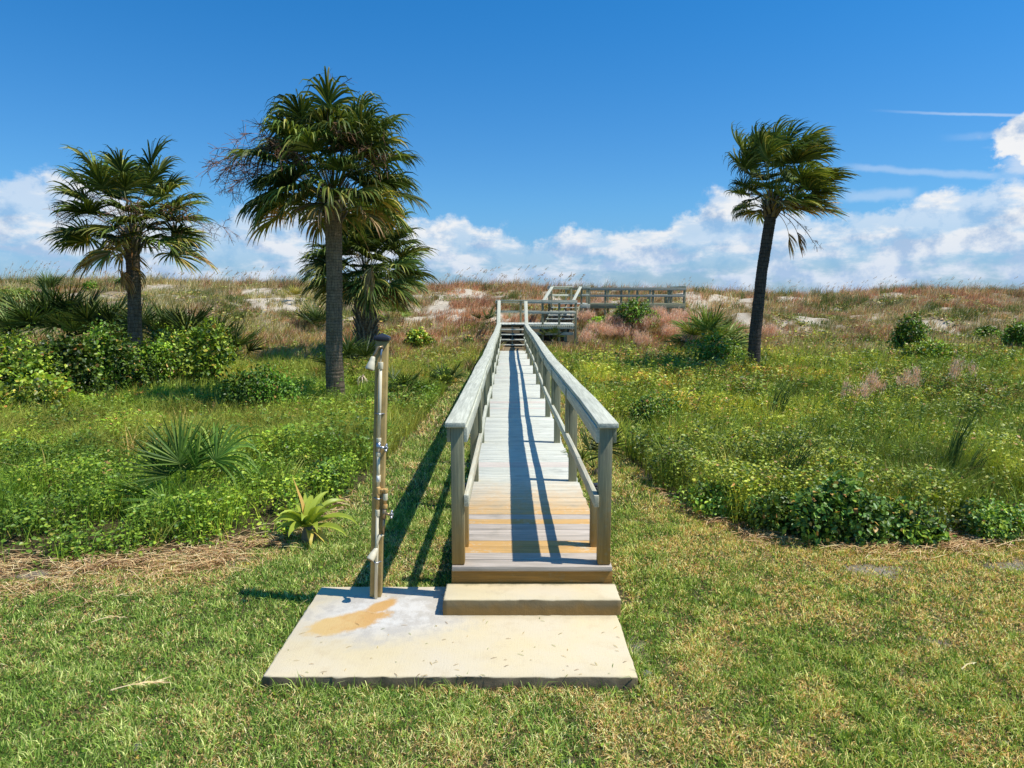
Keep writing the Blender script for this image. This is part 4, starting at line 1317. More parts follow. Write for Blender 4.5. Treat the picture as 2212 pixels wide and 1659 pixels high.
# ------------------------------------------------------------------ sea oats on the crest
def oat_mesh(seed, n):
    rng = np.random.default_rng(seed)
    st, hd = Leaves(), Leaves()
    for i in range(n):
        f = np.array((rng.normal(0, .25), rng.normal(0, .3), -.1)); h = rng.uniform(.9, 1.7)
        ln = rng.uniform(.10, .36)
        P = np.array([f + np.array((ln * h * s ** 2, 0, h * (s - .12 * s ** 3))) for s in np.linspace(0, 1, 6)])
        st.ribbons(P[None], np.tile(np.array((.4, .9, 0)) / .985, (1, 6, 1)) * 1.0, np.linspace(.022, .012, 6)[None], pick([(1, (.42, .36, .22))], 1, .2, rng))
        k = 16
        u = rng.uniform(0, 1, k)
        B = P[-1] + np.outer(u, unit(np.array((.55, 0, .75 - .5 * rng.random())))) * rng.uniform(.2, .34)
        B = B + rng.normal(0, .012, (k, 3))
        ax = unit(np.array((.8, 0, .1)) + rng.normal(0, .35, (k, 3)))
        hd.leaves(B, ax, unit(rng.normal(0, 1, (k, 3))), np.full(k, .07), np.full(k, .026), pick([(2, (.34, .26, .17)), (1, (.24, .18, .12))], k, .2, rng))
    def fin(Lv, nm, mt):
        return np_mesh(nm, np.concatenate(Lv.V), np.concatenate(Lv.L), np.concatenate(Lv.S), np.concatenate(Lv.C), mt)
    return fin(st, 'stems', M['blade']), fin(hd, 'seed_head', M['straw'])


OATS = [oat_mesh(400 + i, n) for i, n in enumerate((2, 3, 4, 3, 5, 2))]
rng = np.random.default_rng(41)
oat_px = list(np.r_[np.linspace(8, 640, 44), np.linspace(940, 1075, 10), np.linspace(1080, 1235, 9), np.linspace(1470, 2200, 40)] + rng.uniform(-12, 12, 103))
proto = {}
for i, px in enumerate(oat_px):
    d = ray(px, 620); yk = rng.uniform(43, 48.5)
    x_ = d[0] / d[1] * yk
    k = int(rng.integers(len(OATS)))
    lab = 'thin sea oats with nodding seed heads along the dune crest'
    if px < 700: lab = 'thin sea oats on the dune crest at the left, behind the palms'
    elif px > 1300: lab = 'windblown sea oats on the dune crest at the right'
    else: lab = 'tall sea oats on the dune crest near the stairs'
    if k not in proto:
        t = thing('sea_oats', lab, 'sea oats', gp(x_, yk), 'sea oats along the dune crest')
        link('stems', OATS[k][0], t); link('seed_head', OATS[k][1], t)
        proto[k] = t
    else:
        t = proto[k].copy(); COL.objects.link(t); t.location = gp(x_, yk); t['label'] = lab
        for ch in proto[k].children:
            c2 = ch.copy(); COL.objects.link(c2); c2.parent = t
    s = rng.uniform(.75, 1.1) * (1.0 if px < 1240 else .72) * (1.25 if 1160 < px < 1235 else 1)
    t.scale = (s, s, s)
    t.rotation_euler = (0, 0, rng.uniform(-.5, .5))

# ------------------------------------------------------------------ ground cover (uncountable)
EXC = lambda x, y: ((x > SX0 - .01) & (x < SX1 + .01) & (y > SY0 - .012) & (y < SY1 + .02)) | ((np.abs(x - dxc(y)) < HALF - .02) & (y > 4.9) & (y < 29)) | ((x > -.75) & (x < 2.9) & (y > 28.9) & (y < 34.2))


def scatter(x0, x1, y0, y1, dens, rng, fan=True):
    """random feet; dens per m2 constant; kept to a fan a little wider than the view"""
    n = int((x1 - x0) * (y1 - y0) * dens)
    x = rng.uniform(x0, x1, n); y = rng.uniform(y0, y1, n)
    k = np.abs(x) < (y * .76 + 1.3)
    return x[k], y[k]


def feet(x, y, dz_=0.0):
    return np.stack([x, y, ground_z(x, y) + dz_], 1)


rng = np.random.default_rng(5)
# --- lawn
LAWN_G = np.array([(.045, .105, .018), (.10, .18, .034), (.19, .28, .075), (.36, .42, .19)])
LAWN_S = np.array([(.40, .32, .17), (.27, .195, .095), (.50, .43, .27)])
lw = Leaves()
for (y0, y1, dens, hh, ww) in [(2.5, 4.4, 11500, .052, .0055), (4.4, 7.4, 8200, .050, .0065), (7.4, 12, 2600, .075, .009), (12, 24, 700, .10, .014)]:
    x, y = scatter(-7.5, 7.5, y0, y1, dens, rng)
    edge = lawn_edge(x) + .35 * (fbm(x * 1.7, y * 1.7, 3) - .5)
    if y0 > 7:
        near = sstep(2.4, 1.2, np.abs(x - .05))
        k = (y < edge) & (rng.random(len(x)) < .85)
    else:
        k = (y < edge)
    k &= ~EXC(x, y)
    bmv = bare_mask(x, y)
    k &= rng.random(len(x)) > bmv * .75
    x, y = x[k], y[k]; m = len(x)
    dry = .45 * fbm(x * 1.1 + 3, y * 1.1, 4) + .55 * fbm(x * 3.3 + 9, y * 3.3, 3)
    dry = sstep(.42, .66, dry + .13 * sstep(-.6, 2.2, x) * sstep(4.0, 4.6, y) + .22 * np.exp(-((y - lawn_edge(x) + .3) / .35) ** 2) * (y < 9))
    tuft = fbm(x * 9, y * 9, 2)
    lft = sstep(.6, -1.2, x) * sstep(5.6, 4.8, y)
    is_dry = rng.random(m) < (.16 + .52 * dry) * (1 - .4 * lft)
    col = np.where(is_dry[:, None], LAWN_S[rng.integers(0, 3, m)], LAWN_G[np.clip((rng.random(m) * 3.2 + (tuft - .5) * 2.5).astype(int), 0, 3)])
    col = col * rng.uniform(.78, 1.2, (m, 1))
    yel = sstep(-.4, 2.0, x)[:, None] * .5
    col = col * (1 - yel + yel * np.array([1.12, 1.0, .72]))
    h = hh * rng.uniform(.45, 1.3, m) * (.35 + 1.3 * tuft) * np.where(is_dry, .7, 1.0)
    a = rng.uniform(0, 6.28, m); l = rng.uniform(.15, 1.3, m) * np.where(is_dry, 1.5, 1)
    ed_ = np.exp(-((y - SY0) / .06) ** 2) * (x > SX0 - .05) * (x < SX1 + .05) + np.exp(-((x - SX1) / .06) ** 2) * (y > SY0) * (y < SY1) + np.exp(-((x - SX0) / .06) ** 2) * (y > SY0) * (y < SY1)
    h = h * (1 + .7 * ed_)
    P = feet(x, y, -.004)
    lw.blades(P, h, ww * rng.uniform(.7, 1.4, m), np.stack([np.cos(a) * l, np.sin(a) * l], 1), col, curl=.8)
    # small round clover-like leaves here and there
    j = rng.random(m) < .012
    if y0 < 8:
        q = P[j] + (0, 0, .015); mm = len(q); aa = rng.uniform(0, 6.28, mm)
        lw.leaves(q, unit(np.stack([np.cos(aa), np.sin(aa), rng.uniform(.1, .5, mm)], 1)), unit(rng.normal(0, .3, (mm, 3)) + (0, 0, 1)), rng.uniform(.015, .035, mm), rng.uniform(.012, .03, mm), pick(VINE, mm, .15, rng))
ob = lw.build('lawn_grass', M['blade']); tag(ob, 'short mown lawn grass, green with straw-coloured patches', 'grass', kind='stuff')

# --- dry straw on the lawn edge
sw = Leaves()
x, y = scatter(-7, 7.5, 4.9, 8.2, 2600, rng)
dd = y - lawn_edge(x)
pr = np.exp(-((dd + .12) / np.where(x < -1.5, .42, .20)) ** 2) * np.where(x < -1.5, 1.0, .9) * (np.abs(x) > 1.6)
pr *= .15 + 1.1 * sstep(.35, .62, fbm(x * 2.2, y * 2.2, 3))
k = (rng.random(len(x)) < pr) & ~EXC(x, y)
x, y = x[k], y[k]; m = len(x)
a = rng.uniform(0, 6.28, m); ln = rng.uniform(.06, .26, m)
P0 = feet(x, y, 0) + np.stack([np.zeros(m), np.zeros(m), rng.uniform(.003, .06, m)], 1)
d = np.stack([np.cos(a), np.sin(a) * .6, rng.normal(0, .12, m)], 1)
pts = np.stack([P0 - d * ln[:, None] / 2, P0 + (0, 0, .012), P0 + d * ln[:, None] / 2 + np.stack([np.zeros(m), np.zeros(m), rng.normal(0, .015, m)], 1)], 1)
pts[..., 2] = np.maximum(pts[..., 2], ground_z(pts[..., 0], pts[..., 1]) + .004)
sd_ = np.tile(unit(np.stack([-np.sin(a), np.cos(a), np.zeros(m) + .3], 1))[:, None], (1, 3, 1))
sw.ribbons(pts, sd_, np.tile([.004, .006, .003], (m, 1)), pick([(3, (.42, .31, .16)), (2, (.52, .42, .25)), (2, (.24, .145, .075)), (1.4, (.13, .075, .04))], m, .2, rng))
m = 90; cx_ = rng.uniform(SX0 + .03, SX1 - .03, m); cy_ = SY0 + (SY1 - SY0 - .1) * rng.random(m) ** 1.8
a = rng.uniform(0, 6.28, m); ln = rng.uniform(.012, .05, m)
k = ~((cx_ > -.52) & (cy_ > 4.66)); cx_, cy_, a, ln = cx_[k], cy_[k], a[k], ln[k]; m = len(a)
dd_ = np.stack([np.cos(a), np.sin(a), np.zeros(m)], 1) * ln[:, None] / 2
cc_ = np.stack([cx_, cy_, np.full(m, ST + .003)], 1)
sw.ribbons(np.stack([cc_ - dd_, cc_ + (0, 0, .003), cc_ + dd_], 1), np.tile(unit(np.stack([-np.sin(a), np.cos(a), np.zeros(m)], 1))[:, None], (1, 3, 1)), np.tile([.002, .004, .002], (m, 1)), pick([(2, (.30, .24, .11)), (1, (.14, .17, .05)), (1, (.16, .10, .05))], m, .2, rng))
ob = sw.build('dry_straw', M['straw']); tag(ob, 'dead straw and dry stems lying along the edge of the lawn', 'straw', kind='stuff')

# --- leafy weeds and vines
wl = Leaves(); wg = Leaves()
WEED_L = [(3, (.085, .17, .022)), (3, (.125, .225, .028)), (2.4, (.19, .29, .04)), (1.3, (.04, .09, .016)), (.08, (.33, .33, .08))]
WEED_R = [(2.5, (.11, .17, .025)), (3, (.18, .245, .034)), (2.2, (.26, .32, .055)), (1.6, (.045, .085, .018)), (.15, (.32, .26, .08)), (.3, (.28, .17, .08))]
for (y0, y1, dl, db, ls, bh, bwid) in [(5.2, 9.5, 3000, 2600, .040, .26, .006), (9.5, 16, 1900, 1000, .056, .27, .009), (16, 24, 950, 560, .076, .30, .013), (24, 33, 430, 340, .10, .32, .018)]:
    for kind_, dens in (('l', dl), ('b', db)):
        W = y1 * .78 + 1.5
        x, y = scatter(-W, W, y0, y1, dens, rng)
        dd = y - (lawn_edge(x) + .35 * (fbm(x * 1.7, y * 1.7, 3) - .5))
        n2 = fbm(x * .55 + 11, y * .55, 4)
        n3 = np.clip(.5 + 1.5 * (fbm(x * 2.3 + 4, y * 2.3 + 8, 3) - .5), 0, 1)
        side_r = x > 0
        # leaf patches against grass patches
        leafy = sstep(.40, .60, n2 + np.where((y < 12) & ~side_r, .10, 0) - .25 * sstep(17, 24, y) * ~side_r)
        grassy = sstep(8.8, 10.5, y) * sstep(15.5, 13.5, y) * (x < -1.6)
        leafy = leafy * (1 - .75 * grassy)
        pr = np.where(kind_ == 'l', .35 - .2 * grassy + .65 * leafy, 1.0 - .62 * leafy)
        if kind_ == 'b': pr = pr * np.where((x < 0) & (y < 9.3), .35, 1.0)
        pr = pr * (.12 + .88 * sstep(.34, .58, n3)) * sstep(0, .3, dd) * (1 - sstep(22, 29, y + 5 * (n2 - .5)) * .93)
        k = (rng.random(len(x)) < pr) & ~EXC(x, y)
        x, y, dd, n2, n3, leafy = (v[k] for v in (x, y, dd, n2, n3, leafy)); m = len(x)
        side_r = (x > 0)
        mound = (.06 + .50 * n3 + .08 * (x > 1.9) * sstep(2.2, .8, dd)) * np.where(x > 1.9, sstep(0, .4, dd), sstep(0, .9, dd)) * (1 - .45 * sstep(14, 20, y) * (x < 0)) * (.55 + .9 * n2)
        rust = sstep(.5, .68, fbm(x * .35 + 50, y * .5, 3)) * sstep(10, 17, y)
        P = feet(x, y)
        cl = pick(WEED_L, m, .2, rng); cr = pick(WEED_R, m, .2, rng)
        sm_ = sstep(-1.0, 1.5, x + 1.2 * (n2 - .5) + .12 * (y - 14))[:, None]
        col = cl * (1 - sm_) + cr * sm_
        rs = (rng.random(m) < rust * .34)
        col[rs] = pick([(2, (.28, .17, .06)), (1, (.33, .24, .07)), (1, (.20, .14, .06))], int(rs.sum()), .2, rng)
        # the meadow behind the thicket is yellow-green short grass
        mead = ((sstep(15, 20, y) + sstep(8.8, 10.5, y) * sstep(15.5, 13.5, y)) * (x < -1))[:, None]
        pt_ = (.50 + 1.0 * np.clip(.5 + 1.7 * (fbm(x * .75 + 90, y * .6 + 17, 3) - .5), 0, 1))[:, None]
        col = col * pt_ * (1 + (pt_ - 1) * np.array([.25, 0, -.2]))
        if kind_ == 'l':
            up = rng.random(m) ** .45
            P[:, 2] += mound * up
            a = rng.uniform(0, 6.28, m)
            ax = unit(np.stack([np.cos(a), np.sin(a), rng.uniform(-.5, .35, m)], 1))
            nr = unit(rng.normal(0, .6, (m, 3)) + (0, -.15, 1))
            ln = ls * rng.uniform(.55, 1.35, m)
            wl.leaves(P, ax, nr, ln, ln * rng.uniform(.45, .95, m), col * (.6 + .4 * up)[:, None])  # lower leaves coloured darker: shade painted into the mound
        else:
            col = col * (1 - .55 * mead) + np.array([.27, .26, .07]) * .55 * mead
            h = (bh * rng.uniform(.5, 1.3, m)) * (.55 + .9 * n3) + mound * .45
            a = rng.uniform(0, 6.28, m); l = rng.uniform(.1, .8, m)
            wg.blades(P, h, bwid * rng.uniform(.7, 1.4, m), np.stack([np.cos(a) * l + .18, np.sin(a) * l], 1), col, curl=.6)
# leafy weed stalks standing above the creepers
x, y = scatter(-20, 20, 6.2, 24, 16, rng)
nz_ = fbm(x * .8 + 33, y * .8 + 3, 3)
k = (y > lawn_edge(x) + .35) & ~EXC(x, y) & (np.abs(x) > 1.7) & (rng.random(len(x)) < sstep(.42, .62, nz_) * np.where(x > 0, 1.0, .35))
x, y = x[k], y[k]; m = len(x); h = rng.uniform(.28, .78, m) * (.6 + .8 * nz_[k]); ls = np.interp(y, [6, 22], [.045, .10])
ln = np.stack([rng.uniform(-.05, .4, m), rng.normal(0, .12, m)], 1)
F0 = feet(x, y); tops = F0 + np.concatenate([ln * h[:, None], h[:, None]], 1)
St = np.stack([F0, (F0 + tops) / 2 - np.concatenate([ln * h[:, None] * .12, np.zeros((m, 1))], 1), tops], 1)
tone = pick([(3, (.10, .17, .025)), (2, (.16, .23, .035)), (2, (.055, .10, .02)), (1, (.22, .27, .06)), (.5, (.24, .17, .08))], m, .15, rng)
wg.ribbons(St, np.tile(np.array((.8, -.6, 0.)), (m, 3, 1)), np.tile([.008, .006, .003], (m, 1)) * np.interp(y, [6, 22], [1, 2])[:, None], tone * .8)
nb = 15; u = rng.uniform(.15, 1, (m, nb))
B = (F0[:, None] * (1 - u)[..., None] + tops[:, None] * u[..., None]).reshape(-1, 3)
aa = rng.uniform(0, 6.28, m * nb)
wl.leaves(B, unit(np.stack([np.cos(aa), np.sin(aa), rng.uniform(-.2, .8, m * nb)], 1)), unit(rng.normal(0, .5, (m * nb, 3)) + (0, 0, .8)), np.repeat(ls, nb) * rng.uniform(.6, 1.5, m * nb), np.repeat(ls, nb) * rng.uniform(.25, .5, m * nb), np.repeat(tone, nb, 0) * rng.uniform(.7, 1.3, (m * nb, 1)))
# arching tufts of coarse grass among the weeds
x, y = scatter(-18, 18, 6, 24, 4.2, rng)
k = (y > lawn_edge(x) + .5) & ~EXC(x, y) & (np.abs(x) > 1.5) & (rng.random(len(x)) < np.where(x > 0, 1, .55))
x, y = x[k], y[k]; m = len(x); nb = 26
tone = pick([(3, (.16, .23, .05)), (2, (.10, .17, .035)), (1.2, (.27, .30, .09)), (.5, (.36, .28, .12))], m, .15, rng)
fx = np.repeat(x, nb) + rng.normal(0, .05, m * nb); fy = np.repeat(y, nb) + rng.normal(0, .05, m * nb)
a = rng.uniform(0, 6.28, m * nb); l = rng.uniform(.2, 1.1, m * nb)
hh = np.repeat(rng.uniform(.28, .62, m), nb) * rng.uniform(.6, 1.15, m * nb)
wg.blades(feet(fx, fy), hh, np.interp(fy, [6, 20], [.007, .015]) * rng.uniform(.7, 1.3, m * nb), np.stack([np.cos(a) * l + .22, np.sin(a) * l], 1), np.repeat(tone, nb, 0) * rng.uniform(.75, 1.25, (m * nb, 1)), curl=.75)
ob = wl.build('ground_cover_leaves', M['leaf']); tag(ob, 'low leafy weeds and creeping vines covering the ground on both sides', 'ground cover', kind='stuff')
ob = wg.build('meadow_grass', M['blade']); tag(ob, 'unmown meadow grass growing through the weeds', 'grass', kind='stuff')

# --- dune grass
dg = Leaves(); dl_ = Leaves(); df = Leaves()
W = 44
x, y = scatter(-W, W, 20.5, 51.5, 34, rng)
smk = sand_mask(x, y)
n2 = fbm(x * .45 + 21, y * .6, 4); n3 = fbm(x * 1.4, y * 1.4, 3)
k = (rng.random(len(x)) < (1 - smk * .86) * (.10 + .90 * sstep(.38, .58, n3)) * sstep(21, 27.5, y + 6 * (n2 - .5))) & ~((x > LX0 - .2) & (x < LX1 + .2) & (y > 30.2) & (y < 34.2)) & ~((x > UX0) & (x < UX1) & (y > 34) & (y < 37.7) & (rng.random(len(x)) < .95)) & ~EXC(x, y)
x, y, n2, n3 = x[k], y[k], n2[k], n3[k]; m = len(x)
hz = sstep(36, 46, y)
pinkness = np.clip(.12 + .55 * sstep(.47, .62, n2) + .22 * hz - .25 * (x < -8) * 1 + .10 * (np.abs(x - 4) < 8) + .18 * np.exp(-((x + 2) / 5) ** 2) + .15 * sstep(14, 22, x) * hz, 0, 1)
nb = 15
T_x = np.repeat(x, nb) + rng.normal(0, .10, m * nb); T_y = np.repeat(y, nb) + rng.normal(0, .10, m * nb)
pk = np.repeat(pinkness, nb); r_ = rng.random(m * nb)
n5 = fbm(x * .9 + 71, y * 1.1 + 13, 3); tone = np.repeat(rng.uniform(.7, 1.15, m) * (.55 + .9 * n5), nb)
pinkc = pick([(2, (.40, .22, .14)), (2, (.50, .31, .21)), (1.3, (.28, .14, .085))], m * nb, .15, rng)
tanc = pick([(2, (.42, .35, .20)), (2, (.30, .27, .11)), (1.8, (.16, .18, .06)), (1.4, (.54, .47, .31))], m * nb, .15, rng)
grn = np.repeat(sstep(.55, .66, fbm(x * .6 + 5, y * .8 + 91, 3)), nb) * .75
# green clumps among the pink and the tan
gc = pick([(2, (.10, .14, .035)), (1, (.16, .19, .06)), (1, (.055, .085, .025))], m * nb, .15, rng)
col = np.where((r_ < pk)[:, None], pinkc, tanc) * tone[:, None]
col = np.where((rng.random(m * nb) < grn)[:, None], gc, col)
h = np.repeat(rng.uniform(.20, .50, m) * (.5 + .8 * n3) * (1 + .9 * hz * (rng.random(m) < .25)), nb) * rng.uniform(.5, 1.2, m * nb)
a = rng.uniform(0, 6.28, m * nb); l = rng.uniform(.1, .7, m * nb)
P = feet(T_x, T_y, -.03)
dg.blades(P, h, np.full(m * nb, .021), np.stack([np.cos(a) * l + .30, np.sin(a) * l], 1), col, curl=.6)
ob = dg.build('dune_grass', M['straw']); tag(ob, 'pinkish brown and tan grass tufts covering the dune slope and crest', 'dune grass', kind='stuff')
x, y = scatter(-W, W, 25, 48, 90, rng)
n2 = fbm(x * .5 + 61, y * .7 + 5, 4)
smk = sand_mask(x, y)
k = (rng.random(len(x)) < sstep(.50, .62, n2 + .03 * (x < -10) + .05 * (x > 9) - .12 * sstep(36, 46, y) + .06 * sstep(32, 26, y)) * (1 - smk)) & ~((x > LX0 - .2) & (x < UX1) & (y > 30.2) & (y < 37.7)) & ~EXC(x, y)
x, y = x[k], y[k]; m = len(x)
P = feet(x, y); up = rng.random(m); P[:, 2] += up * .35 * fbm(x * 1.2, y * 1.2, 2)
a = rng.uniform(0, 6.28, m)
dl_.leaves(P, unit(np.stack([np.cos(a), np.sin(a), rng.uniform(-.3, .5, m)], 1)), unit(rng.normal(0, .5, (m, 3)) + (0, -.3, 1)), rng.uniform(.10, .2, m), rng.uniform(.06, .11, m), pick([(2, (.12, .17, .035)), (2, (.17, .20, .05)), (1.5, (.075, .11, .03)), (1, (.26, .22, .07)), (.6, (.26, .20, .13))], m, .2, rng))
ob = dl_.build('dune_scrub', M['leaf']); tag(ob, 'low olive scrub leaves creeping over the dune slope', 'ground cover', kind='stuff')

# ------------------------------------------------------------------ small things on the lawn
def dead_stalk(label, px, py, az, ln, seed, n=26):
    rng = np.random.default_rng(seed)
    p = at(px, py, .03)
    t = Leaves()
    d = np.array((math.cos(R(az)), math.sin(R(az)), 0))
    pts = np.array([p + d * ln * (s - .5) + (0, 0, .02 + .02 * math.sin(s * 3)) for s in np.linspace(0, 1, 8)])
    sd = np.tile(np.array((-d[1], d[0], .3)), (1, 8, 1))
    t.ribbons(pts[None], unit(sd), np.linspace(.008, .003, 8)[None], np.array([[.55, .45, .28]]))
    for i in range(n):
        s = rng.uniform(.3, 1); q = np.array([np.interp(s * 7, range(8), pts[:, j]) for j in range(3)])
        e = q + unit(d + rng.normal(0, .35, 3) * (1, 1, .4)) * ln * .28 * rng.uniform(.5, 1)
        e[2] = max(e[2], .03)
        t.ribbons(np.array([[q, (q + e) / 2 + (0, 0, .006), e]]), unit(np.tile(np.array((-d[1], d[0], .4)), (1, 3, 1))), np.array([[.005, .004, .002]]), pick([(1, (.58, .48, .30)), (1, (.48, .37, .21))], 1, .15, rng))
    o = t.build('dead_stalk', M['straw'], loc=p)
    return tag(o, label, 'dead stalk')


dead_stalk('straw-coloured dead flower stalk lying on the lawn left of the slab', 300, 1490, 14, .30, 1)
dead_stalk('thin dry stalk lying on the lawn near the left straw fringe', 232, 1345, 20, .2, 2, 6)
dead_stalk('pale dry stalk at the right edge of the lawn', 2185, 1178, 22, .42, 3, 10)
dead_stalk('short dry leaf on the right part of the lawn', 2090, 1447, 25, .12, 4, 3)


def rock(label, px, py, r, seed, z=.0):
    rng = np.random.default_rng(seed)
    p = at(px, py, z)
    n, k = 9, 14; V = []; fs = []
    for i in range(n):
        ph = math.pi * i / (n - 1)
        for j in range(k):
            th = 2 * math.pi * j / k
            d = np.array((math.sin(ph) * math.cos(th), math.sin(ph) * math.sin(th), math.cos(ph)))
            q = 1 + .5 * (vnoise(d[0] * 2 + seed, d[1] * 2 + d[2]) - .5) + .25 * (vnoise(d[0] * 5, d[1] * 5 + d[2] * 5 + seed) - .5)
            V.append(d * q * (r, r * .7, r * .5))
    for i in range(n - 1):
        for j in range(k):
            fs.append((i * k + j, (i + 1) * k + j, (i + 1) * k + (j + 1) % k, i * k + (j + 1) % k))
    mb = MB(); mb.add(V, fs)
    return tag(mb.build('rock', M['rock'], loc=[float(v) for v in p], smooth=True), label, 'rock')


rock('grey rough rock in the grass at the right front corner of the slab', 1396, 1458, .045, 3, .01)
rock('small grey stone half sunk in the lawn near the bottom left', 300, 1616, .035, 5, .0)
rock('small grey stone at the bottom edge of the lawn below the slab', 1222, 1650, .035, 6, .0)
rock('flat grey stone by the right side of the slab', 1372, 1400, .03, 8, .0)
# broken stump between the tall palm and the shower
p, t = hit(783, 842)
st_ = thing('stump', 'small broken pale stump in the grass between the tallest palm and the shower post', 'stump', p)
mb = MB(); mb.tube([(0, 0, -.1), (0, 0, .2), (.02, 0, .34), (.03, .01, .42)], [.075, .07, .06, .015], 9, (.4, .34, .27)); mb.build('trunk', M['boot'], st_)
Lv = Leaves(); r2 = np.random.default_rng(12)
for i in range(16):
    az = r2.uniform(0, 6.28); q = np.array((math.cos(az) * .06, math.sin(az) * .06, r2.uniform(.25, .4)))
    e = q + np.array((math.cos(az) * .12, math.sin(az) * .12, -.2))
    Lv.ribbons(np.array([[q, (q + e) / 2 + (math.cos(az) * .03, math.sin(az) * .03, .02), e]]), np.tile(np.array((-math.sin(az), math.cos(az), 0)), (1, 3, 1)), np.array([[.03, .025, .01]]), np.array([[.46, .40, .30]]))
Lv.build('bark_strip', M['straw'], st_)

# ------------------------------------------------------------------ sky, sun, camera
SUN = unit(np.array((.50, -.085, .87)))
sun = bpy.data.lights.new('sun', 'SUN'); sun.energy = 5.0; sun.angle = R(.53); sun.color = (1.0, .955, .88)
so = bpy.data.objects.new('sun', sun); COL.objects.link(so)
so.rotation_euler = Vector(SUN).to_track_quat('Z', 'Y').to_euler()

w = bpy.data.worlds.new('World'); SC.world = w; w.use_nodes = True
w.node_tree.nodes.clear()
T = NT(w.node_tree)
wo = T.n('ShaderNodeOutputWorld')
sky = T.n('ShaderNodeTexSky', sky_type='NISHITA')
sky.sun_disc = False; sky.sun_elevation = math.asin(SUN[2]); sky.sun_rotation = math.atan2(SUN[0], SUN[1])
sky.altitude = 0; sky.air_density = 1.0; sky.dust_density = .3; sky.ozone_density = 2.0
d = T.n('ShaderNodeTexCoord').outputs['Generated']
X, Y, Z = T.n('ShaderNodeSeparateXYZ', {0: d}).outputs
az = T.math('ARCTAN2', X, Y)
el = T.math('ARCSINE', Z)
skyc = T.mix(1.0, sky.outputs[0], T.mix(T.smooth(el, .0, .46), T.mix(T.smooth(el, .0, .14), (.44, .74, 1.25), (.50, .92, 1.30)), (.17, .92, 1.50)), 'MULTIPLY')


def AE(px, py):
    r_ = unit(ray(px, py))
    return math.atan2(r_[0], r_[1]), math.asin(r_[2])


def PA(px, py=450): return AE(px, py)[0]


def vec(sx, sy, ox=0, oy=0, wrp=None):
    a = T.math('ADD', T.math('MULTIPLY', az, sx), ox); e = T.math('ADD', T.math('MULTIPLY', el, sy), oy)
    return T.n('ShaderNodeCombineXYZ', {0: a, 1: e, 2: 0.0}).outputs[0]


# cloud tops along the horizon (direction, elevation)
TOPS = [(-400, 430), (0, 395), (60, 372), (170, 358), (235, 400), (330, 470), (430, 470), (480, 455), (560, 438), (680, 432), (770, 440), (880, 478), (950, 462), (1015, 462), (1050, 492), (1150, 500), (1300, 500), (1440, 488), (1500, 445), (1545, 402), (1620, 410), (1700, 438), (1830, 458), (1930, 435), (2010, 412), (2120, 402), (2160, 385), (2212, 395), (2500, 380)]
lo, hi = PA(-420), PA(2520)
rmp = T.n('ShaderNodeValToRGB', {0: T.n('ShaderNodeMapRange', {0: az, 1: lo, 2: hi, 3: 0.0, 4: 1.0}).outputs[0]})
cr = rmp.color_ramp; cr.interpolation = 'LINEAR'
while len(cr.elements) > 1: cr.elements.remove(cr.elements[-1])
for i, (px, py) in enumerate(TOPS):
    v = AE(px, py)[1] / .25
    pos_ = (AE(px, py)[0] - lo) / (hi - lo)
    if i == 0: e_ = cr.elements[0]; e_.position = pos_
    else: e_ = cr.elements.new(pos_)
    e_.color = (v, v, v, 1)
env = T.math('MULTIPLY', rmp.outputs[0], .25)


def cnoise(ox, oy):
    big = T.noise(vec(16, 20, ox * 16, oy * 20), 1.0, 10, .62, '2D')
    return big


n0 = cnoise(0, 0); nl = cnoise(.014, .016)
body = T.math('SUBTRACT', T.math('ADD', env, T.math('MULTIPLY', T.math('SUBTRACT', n0, .5), .085)), el)
mask = T.smooth(body, -.003, .018)
# thinner towards the horizon: veils and gaps
gap = T.noise(vec(9, 26, 3, 7), 1.0, 6, .6, '2D')
lowf = T.smooth(el, .11, .015)
hole = T.math('MULTIPLY', T.smooth(gap, .40, .60), T.math('ADD', .46, T.math('MULTIPLY', lowf, .34)))
# the thin part of the bank in the middle of the view
midf = T.math('MULTIPLY', T.smooth(az, PA(1010), PA(1090)), T.smooth(az, PA(1530), PA(1450)))
hole = T.math('MAXIMUM', hole, T.math('MULTIPLY', midf, T.math('MULTIPLY', T.smooth(gap, .40, .66), .7)))
mask = T.math('MULTIPLY', mask, T.math('SUBTRACT', 1.0, hole))
mask = T.math('MULTIPLY', mask, T.smooth(Y, .0, .3))
# separate tower at upper right
bx = T.math('DIVIDE', T.math('SUBTRACT', az, PA(2225, 305)), .036); by = T.math('DIVIDE', T.math('SUBTRACT', el, AE(2225, 300)[1]), .034)
q2 = T.math('SQRT', T.math('ADD', T.math('MULTIPLY', bx, bx), T.math('MULTIPLY', by, by)))
tw = T.smooth(T.math('ADD', q2, T.math('MULTIPLY', T.math('SUBTRACT', n0, .5), 2.4)), 1.15, .80)
bx = T.math('DIVIDE', T.math('SUBTRACT', az, PA(2218, 345)), .03); by = T.math('DIVIDE', T.math('SUBTRACT', el, AE(2218, 345)[1]), .035)
q3 = T.math('SQRT', T.math('ADD', T.math('MULTIPLY', bx, bx), T.math('MULTIPLY', by, by)))
tw2 = T.math('MULTIPLY', T.smooth(T.math('ADD', q3, T.math('MULTIPLY', T.math('SUBTRACT', gap, .5), 2.4)), 1.2, .3), .5)
mask = T.math('MAXIMUM', mask, T.math('MAXIMUM', tw, tw2))
